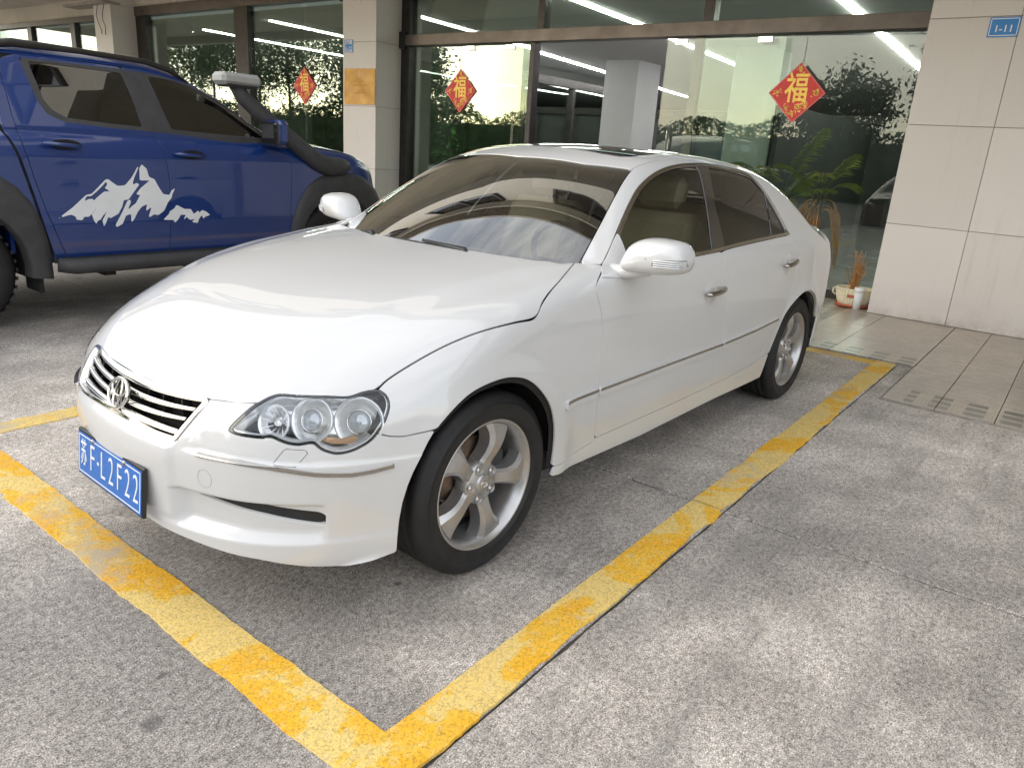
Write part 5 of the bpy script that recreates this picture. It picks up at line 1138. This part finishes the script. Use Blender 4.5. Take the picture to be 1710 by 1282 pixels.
ORr = [(.60, .33), (.60, .45), (.59, .60), (.565, .72), (.52, .85), (.44, .96), (.33, 1.04), (.18, 1.09), (0, 1.10), (-.18, 1.09), (-.33, 1.04), (-.44, .96), (-.52, .85), (-.565, .72), (-.59, .6), (-.6, .45)]
for s in (-1, 1): flare(3.115, s, OF, .455); flare(0., s, ORr, .455)
def twheel(x, s):
    w = thing('wheel', None, None); w.parent = tk; w.location = (x, s * .86, .40); w.rotation_euler = (0, 0, 0 if s > 0 else math.pi)
    prof = [(.23, -.03), (.24, 0), (.27, .018), (.33, .020), (.365, .008), (.385, -.006), (.398, -.025), (.398, -.06), (.386, -.063), (.386, -.075), (.398, -.078), (.398, -.12), (.386, -.123), (.386, -.135), (.398, -.138), (.398, -.20), (.385, -.225), (.33, -.24), (.23, -.22)]
    MB().lathe(prof, 84, 'y').build('tyre', 'tyre', w, True)
    b = MB()
    for k in range(42):
        a = 2 * math.pi * k / 42; 
        for q, (y0, y1) in enumerate(((.004, -.055), (-.145, -.215))):
            aa = a + q * .07; V = []
            for r in (.392, .405):
                for (dy, da) in ((y0, -.03), (y0, .03), (y1, .045), (y1, -.015)): V.append((r * math.cos(aa + da), dy if r > .4 else dy, r * math.sin(aa + da)))
            b.add(V, [(4, 5, 6, 7), (0, 1, 5, 4), (1, 2, 6, 5), (2, 3, 7, 6), (3, 0, 4, 7)])
    b.build('tread_block', 'tyre', w)['kind'] = 'stuff'
    b = MB(); b.lathe([(.235, -.02), (.24, .0), (.225, -.004), (.21, -.03), (.20, -.15), (.0, -.15)], 48, 'y'); b.build('rim', 'gloss_black', w, True)
    b = MB()
    for k in range(6):
        a = k * math.pi / 3; ca, sa = math.cos(a), math.sin(a); V = []
        for r, hw, y in ((.03, .03, -.03), (.12, .03, -.02), (.215, .045, -.02)):
            for u, dy in ((-1, -.04), (-.8, 0), (.8, 0), (1, -.04)): V.append((r * ca - u * hw * sa, y + dy, r * sa + u * hw * ca))
        b.add(V, [(i * 4 + j, (i + 1) * 4 + j, (i + 1) * 4 + j + 1, i * 4 + j + 1) for i in range(2) for j in range(3)])
    b.build('spokes', 'dull_chrome', w)
for x in (0, 3.115):
    for s in (-1, 1): twheel(x, s)
    for s in (-1, 1):
        b = MB(); V = []; n = 20
        for i in range(n + 1):
            a = R(-10) + R(200) * i / n
            for y in (.90, .55): V.append((x + .47 * math.cos(a), s * y, .42 + .47 * math.sin(a)))
        b.add(V, [(i * 2, i * 2 + 2, i * 2 + 3, i * 2 + 1) for i in range(n)]); b.add([(x, s * .55, .42)] + [(x + .48 * math.cos(R(-10) + R(200) * i / n), s * .55, .42 + .48 * math.sin(R(-10) + R(200) * i / n)) for i in range(n + 1)], [(0, i + 1, i + 2) for i in range(n)]); b.build('wheel_well', 'gap', tk, True)
for s in (-1, 1):
    MB().tube([(.62, s * .97, .43), (.72, s * 1.0, .415), (2.45, s * 1.0, .405), (2.55, s * .97, .41)], [.05, .055, .055, .05], 14).build('side_step', 'grey_plastic', tk, True)
    for x in (.95, 1.6, 2.2): box('step_bracket', (x - .03, s * .98 if s > 0 else -.98, .33), (x + .05, s * .60, .42), 'gap', tk)
    box('mud_flap', (.50, s * .70, .24), (.53, s * .93, .42), 'gap', tk); box('rocker', (.62, s * .86, .43), (2.58, s * .915, .50), 'grey_plastic', tk, .01)
    b = MB(); zr = lambda x: float(solve(f_tg, np.array([[x, .655, .8]]), np.array([[0, 0, 1.]]))[0, 2]); b.tube([(x, s * .655, zr(x) + h_) for x, h_ in ((.47, .0), (.50, .035), (.62, .055), (1.05, .052), (1.5, .050), (1.70, .038), (1.84, -.005))], [.016, .022, .026, .018, .018, .020, .012], 10, True, 1.1); b.build('roof_rail', 'frame_dark', tk, True)
    for u, z in (((.62), 1.235), ((1.53), 1.195)):
        h = thing('door_handle', None, None); h.parent = tk
        MB().tube([(u, s * .945, z), (u + .03, s * .965, z + .002), (u + .20, s * .968, z - .008), (u + .245, s * .95, z - .012)], [.008, .014, .014, .010], 10).build('handle_grip', 'blue_paint', h, True)
        b = MB(); pts = [(u + .15 + .10 * math.cos(t), s * .9385, z - .002 + .034 * math.sin(t)) for t in np.linspace(0, 6.283, 25)[:-1]]; b.add(pts, [tuple(range(24)) if s < 0 else tuple(range(24))[::-1]]); b.build('handle_cup', 'gap', h)
    m = thing('wing_mirror', None, None); m.parent = tk
    b = MB(); b.box((2.33, s * .93, 1.30), (2.45, s * 1.14, 1.50), .035); b.build('mirror_cap', 'blue_paint', m); b = MB(); b.box((2.30, s * .93, 1.29), (2.36, s * 1.13, 1.48), .02); b.build('mirror_frame', 'gloss_black', m); b = MB(); b.box((2.36, s * .86, 1.31), (2.42, s * .97, 1.36), .01); b.build('mirror_foot', 'gloss_black', m)
    V = [(2.30, s * .878, 1.355), (2.40, s * .875, 1.44), (2.43, s * .885, 1.40), (2.47, s * .895, 1.35)]
# snorkel on the right-hand side
sn = thing('snorkel', None, None); sn.parent = tk
MB().tube([(3.22, -.90, 1.14), (3.10, -.945, 1.135), (2.95, -.955, 1.14), (2.84, -.952, 1.185), (2.70, -.935, 1.28), (2.50, -.905, 1.425), (2.32, -.865, 1.56), (2.20, -.842, 1.66), (2.14, -.835, 1.76)], [.055, .074, .076, .072, .066, .062, .060, .056, .050], 14, True, 1.1).build('snorkel_pipe', 'grey_plastic', sn, True)
b = MB(); b.box((1.985, -.93, 1.738), (2.335, -.74, 1.832), .028); b.build('snorkel_head', 'snorkel_grey', sn); b = MB(); b.box((2.02, -.92, 1.725), (2.325, -.75, 1.76), .02); b.build('snorkel_lip', 'grey_plastic', sn)
# decal of snowy mountains across the doors (right-hand side), as cut vinyl
def zp(p): 
    px = [(80 + x / 5.897, 265 + y / 5.897) for x, y in p]
    return px
DEC = [[(0.668, 0.742), (0.771, 0.815), (0.867, 0.897), (0.909, 0.907), (1.013, 1.005), (1.031, 1.006), (1.057, 0.985), (1.091, 0.96), (1.142, 0.963), (1.153, 0.971), (1.198, 1.018), (1.251, 1.101), (1.253, 1.09), (1.213, 1.011), (1.197, 0.963), (1.232, 0.982), (1.25, 0.971), (1.204, 0.916), (1.162, 0.865), (1.125, 0.859), (1.11, 0.815), (1.079, 0.765), (1.011, 0.731), (1.006, 0.752), (0.969, 0.674), (0.96, 0.718), (1.01, 0.796), (0.979, 0.768), (0.946, 0.725), (0.925, 0.719), (0.915, 0.691), (0.901, 0.727), (0.894, 0.763), (0.957, 0.832), (0.903, 0.784), (0.872, 0.749), (0.838, 0.75), (0.825, 0.726), (0.782, 0.734), (0.787, 0.75), (0.756, 0.767), (0.725, 0.761)], [(1.278, 1.113), (1.313, 1.084), (1.327, 1.026), (1.368, 1.008), (1.395, 0.952), (1.426, 0.9), (1.474, 0.892), (1.497, 0.93), (1.522, 0.941), (1.498, 0.899), (1.488, 0.869), (1.457, 0.839), (1.424, 0.779), (1.374, 0.746), (1.343, 0.754), (1.294, 0.725), (1.332, 0.811), (1.279, 0.775), (1.299, 0.83), (1.255, 0.812), (1.221, 0.776), (1.186, 0.718), (1.166, 0.7), (1.171, 0.762), (1.129, 0.749), (1.101, 0.691), (1.055, 0.667), (1.05, 0.685), (1.11, 0.779), (1.154, 0.858), (1.173, 0.862), (1.176, 0.843), (1.139, 0.778), (1.18, 0.814), (1.212, 0.835), (1.251, 0.894), (1.221, 0.901), (1.259, 0.945), (1.333, 1.0), (1.257, 1.0), (1.26, 1.083)], [(1.411, 0.71), (1.463, 0.755), (1.464, 0.77), (1.506, 0.792), (1.525, 0.819), (1.589, 0.786), (1.639, 0.785), (1.662, 0.745), (1.707, 0.776), (1.705, 0.748), (1.733, 0.775), (1.767, 0.762), (1.8, 0.736), (1.755, 0.723), (1.737, 0.707), (1.73, 0.739), (1.702, 0.708), (1.691, 0.677), (1.636, 0.683), (1.676, 0.709), (1.625, 0.703), (1.601, 0.727), (1.565, 0.697), (1.598, 0.743), (1.552, 0.744), (1.533, 0.714), (1.502, 0.684), (1.492, 0.707), (1.435, 0.709)]]
DECH = [(1.016, 0.998), (1.02, 0.967), (1.0, 0.945), (1.04, 0.921), (0.994, 0.921), (0.934, 0.875), (0.895, 0.834), (0.919, 0.872), (0.878, 0.869), (0.845, 0.845), (0.87, 0.89), (0.901, 0.89), (0.953, 0.931), (0.999, 0.974)]
for i_, q_ in enumerate(DEC):
    P, F, Nn = sheet(T1, f_t, q3(q_), [q3(DECH)] if i_ == 0 else [], 0., .010, .0022, .0015)
    P, F, Nn = mirror_y(P, F, Nn); mk('mountain_decal', P, F, 'slogan', tk, True, Nn)

# ------------------------------------------------------------------ across the street, behind the camera (it shows in glass and paint)
def leaf_cloud(n, rx, rz, seed, s0=.22, clumps=26, bottom=-.75):
    r = np.random.default_rng(seed); cs = r.normal(size=(clumps, 3)); cs /= np.linalg.norm(cs, axis=1)[:, None]; cs *= r.uniform(.35, .95, (clumps, 1)); cs[:, 2] = np.maximum(cs[:, 2], bottom)
    k = r.integers(0, clumps, n); p = cs[k] + r.normal(size=(n, 3)) * .19; p[:, :2] *= rx; p[:, 2] *= rz
    d = r.normal(size=(n, 3)); d /= np.linalg.norm(d, axis=1)[:, None]; e = np.cross(d, r.normal(size=(n, 3))); e /= np.linalg.norm(e, axis=1)[:, None]; s = s0 * r.uniform(.5, 1.2, (n, 1))
    V = np.stack([p - d * s, p + e * s * .45, p + d * s, p - e * s * .45], 1).reshape(-1, 3); F = np.arange(4 * n).reshape(n, 4); return V, F
_tree = {}
def tree(x, y, h, rx, rz, v, label, name='tree', cat='tree', mat='dark_leaf', n=6000, s0=.16):
    t = thing(name, label, cat, (x, y, 0), random.uniform(0, 6.28))
    k = (v, mat, round(rx, 1), round(rz, 1))
    if k not in _tree:
        V, F = leaf_cloud(n, rx, rz, v, s0); me = bpy.data.meshes.new('crown'); me.from_pydata(V.tolist(), [], F.tolist()); me.materials.append(MAT[mat]); _tree[k] = me
    o = bpy.data.objects.new('crown', _tree[k]); COL.objects.link(o); o.parent = t; o.location = (0, 0, h - rz * .8)
    b = MB(); b.tube([(0, 0, -.05), (.05, .03, h * .3), (-.04, .02, h * .62), (0, 0, h * .85)], [.16, .12, .08, .04], 9)
    for q in range(7): a = q * .9; z = h * (.35 + .06 * q); b.tube([(0, 0, z), (rx * .4 * math.cos(a), rx * .4 * math.sin(a), z + h * .10), (rx * .75 * math.cos(a), rx * .75 * math.sin(a), z + h * .17)], [.06, .035, .012], 6)
    b.build('trunk', 'bark', t, True); return t
wd = ['first', 'second', 'third', 'fourth', 'fifth', 'sixth', 'seventh', 'eighth', 'ninth', 'tenth', 'eleventh', 'twelfth', 'thirteenth', 'fourteenth', 'fifteenth', 'sixteenth', 'seventeenth', 'eighteenth']
for i, (x, y, h, rx) in enumerate([(24, -75, 10.5, 3.4), (25, -69, 11, 3.5), (24, -63.5, 10.5, 3.4), (25, -58, 11.5, 3.6), (24, -52.5, 10.5, 3.4), (25, -47, 10.8, 3.4), (24.5, -41.5, 9.5, 3.2), (24, -36.5, 7.0, 2.6), (26, -4, 7.5, 2.9), (27.5, -.5, 9.0, 3.1), (26, 3.2, 9.8, 3.3), (25, 7.4, 8.5, 3.2), (26.5, 12, 9.5, 3.2), (28, -9.5, 6.0, 2.5), (25, 18, 8.8, 3.2), (29, 24, 9.5, 3.3)]):
    tree(x, y, h, rx, h * .36, 40 + i % 4, '%s broad-leaved tree, counted from the truck end, in the row across the yard' % wd[i])
hg = thing('hedge', 'long clipped hedge along the far edge of the yard', 'hedge', (19, 0, 0)); V, F = leaf_cloud(60000, 1., 1., 5, .15, 400, -1); V = np.array(V); rr = np.random.default_rng(1); base = np.repeat(rr.uniform([-.7, -76, .1], [.7, 20, 3.3], (60000, 3)), 4, 0); ctr = V.reshape(-1, 4, 3).mean(1).repeat(4, 0); V = V - ctr + base; V[:, 2] *= 1 + .22 * np.sin(V[:, 1] * .9) * np.sin(V[:, 1] * .31 + 1)
box('hedge_core', (-.45, -76, .05), (.45, 20, 2.5), 'hedge_leaf', hg)
ho = mk('foliage', V, F, 'hedge_leaf', hg); ho['kind'] = 'stuff'
pl = thing('street_lamp', 'tall grey street lamp pole standing behind the hedge', 'street lamp', (21, -17.6, 0))
MB().tube([(0, 0, 0), (0, 0, 4), (0, 0, 8.2)], [.11, .09, .06], 14).build('pole', 'grey_wall', pl, True); MB().tube([(0, 0, 8.1), (-.5, 0, 8.4), (-1.4, 0, 8.45)], [.04, .035, .035], 8).build('arm', 'grey_wall', pl, True); box('lamp_head', (-1.9, -.14, 8.38), (-1.35, .14, 8.50), 'grey_wall', pl, .03)
for k, z in enumerate((7.4, 7.7, 8.3)):
    c_ = MB().tube([(22, y, z - .4 * math.sin(math.pi * (y + 20) / 60)) for y in np.linspace(-20, 40, 30)], .02, 5).build('overhead_cable', 'cable'); tag(c_, ['lowest', 'middle', 'topmost'][k] + ' of the three black cables strung above the far trees', 'cable', 'overhead cables')
# a dark saloon parked behind the camera, seen only as a reflection in the right-hand glass
_sub = {'white_paint': simple('dark_grey_paint', (.05, .05, .055), .3, .3, coat=1)}
def copy_tree(o, parent=None):
    c = o.copy(); COL.objects.link(c); c.parent = parent
    if c.type == 'MESH' and o.data.materials and o.data.materials[0] and o.data.materials[0].name in _sub:
        c.data = o.data.copy() if False else o.data; c.material_slots[0].link = 'OBJECT'; c.material_slots[0].material = _sub[o.data.materials[0].name]
    for ch in list(o.children): copy_tree(ch, c)
    return c
c2 = copy_tree(car); c2.location = (8.2, 5.6, 0); c2.rotation_euler = (0, 0, R(97)); c2['label'] = 'dark grey saloon car parked across the yard, mirrored in the right shop window'; c2.name = 'parked_car.001'
for ch in c2.children_recursive:
    if ch.name.startswith('plate_character'): bpy.data.objects.remove(ch, do_unlink=True)
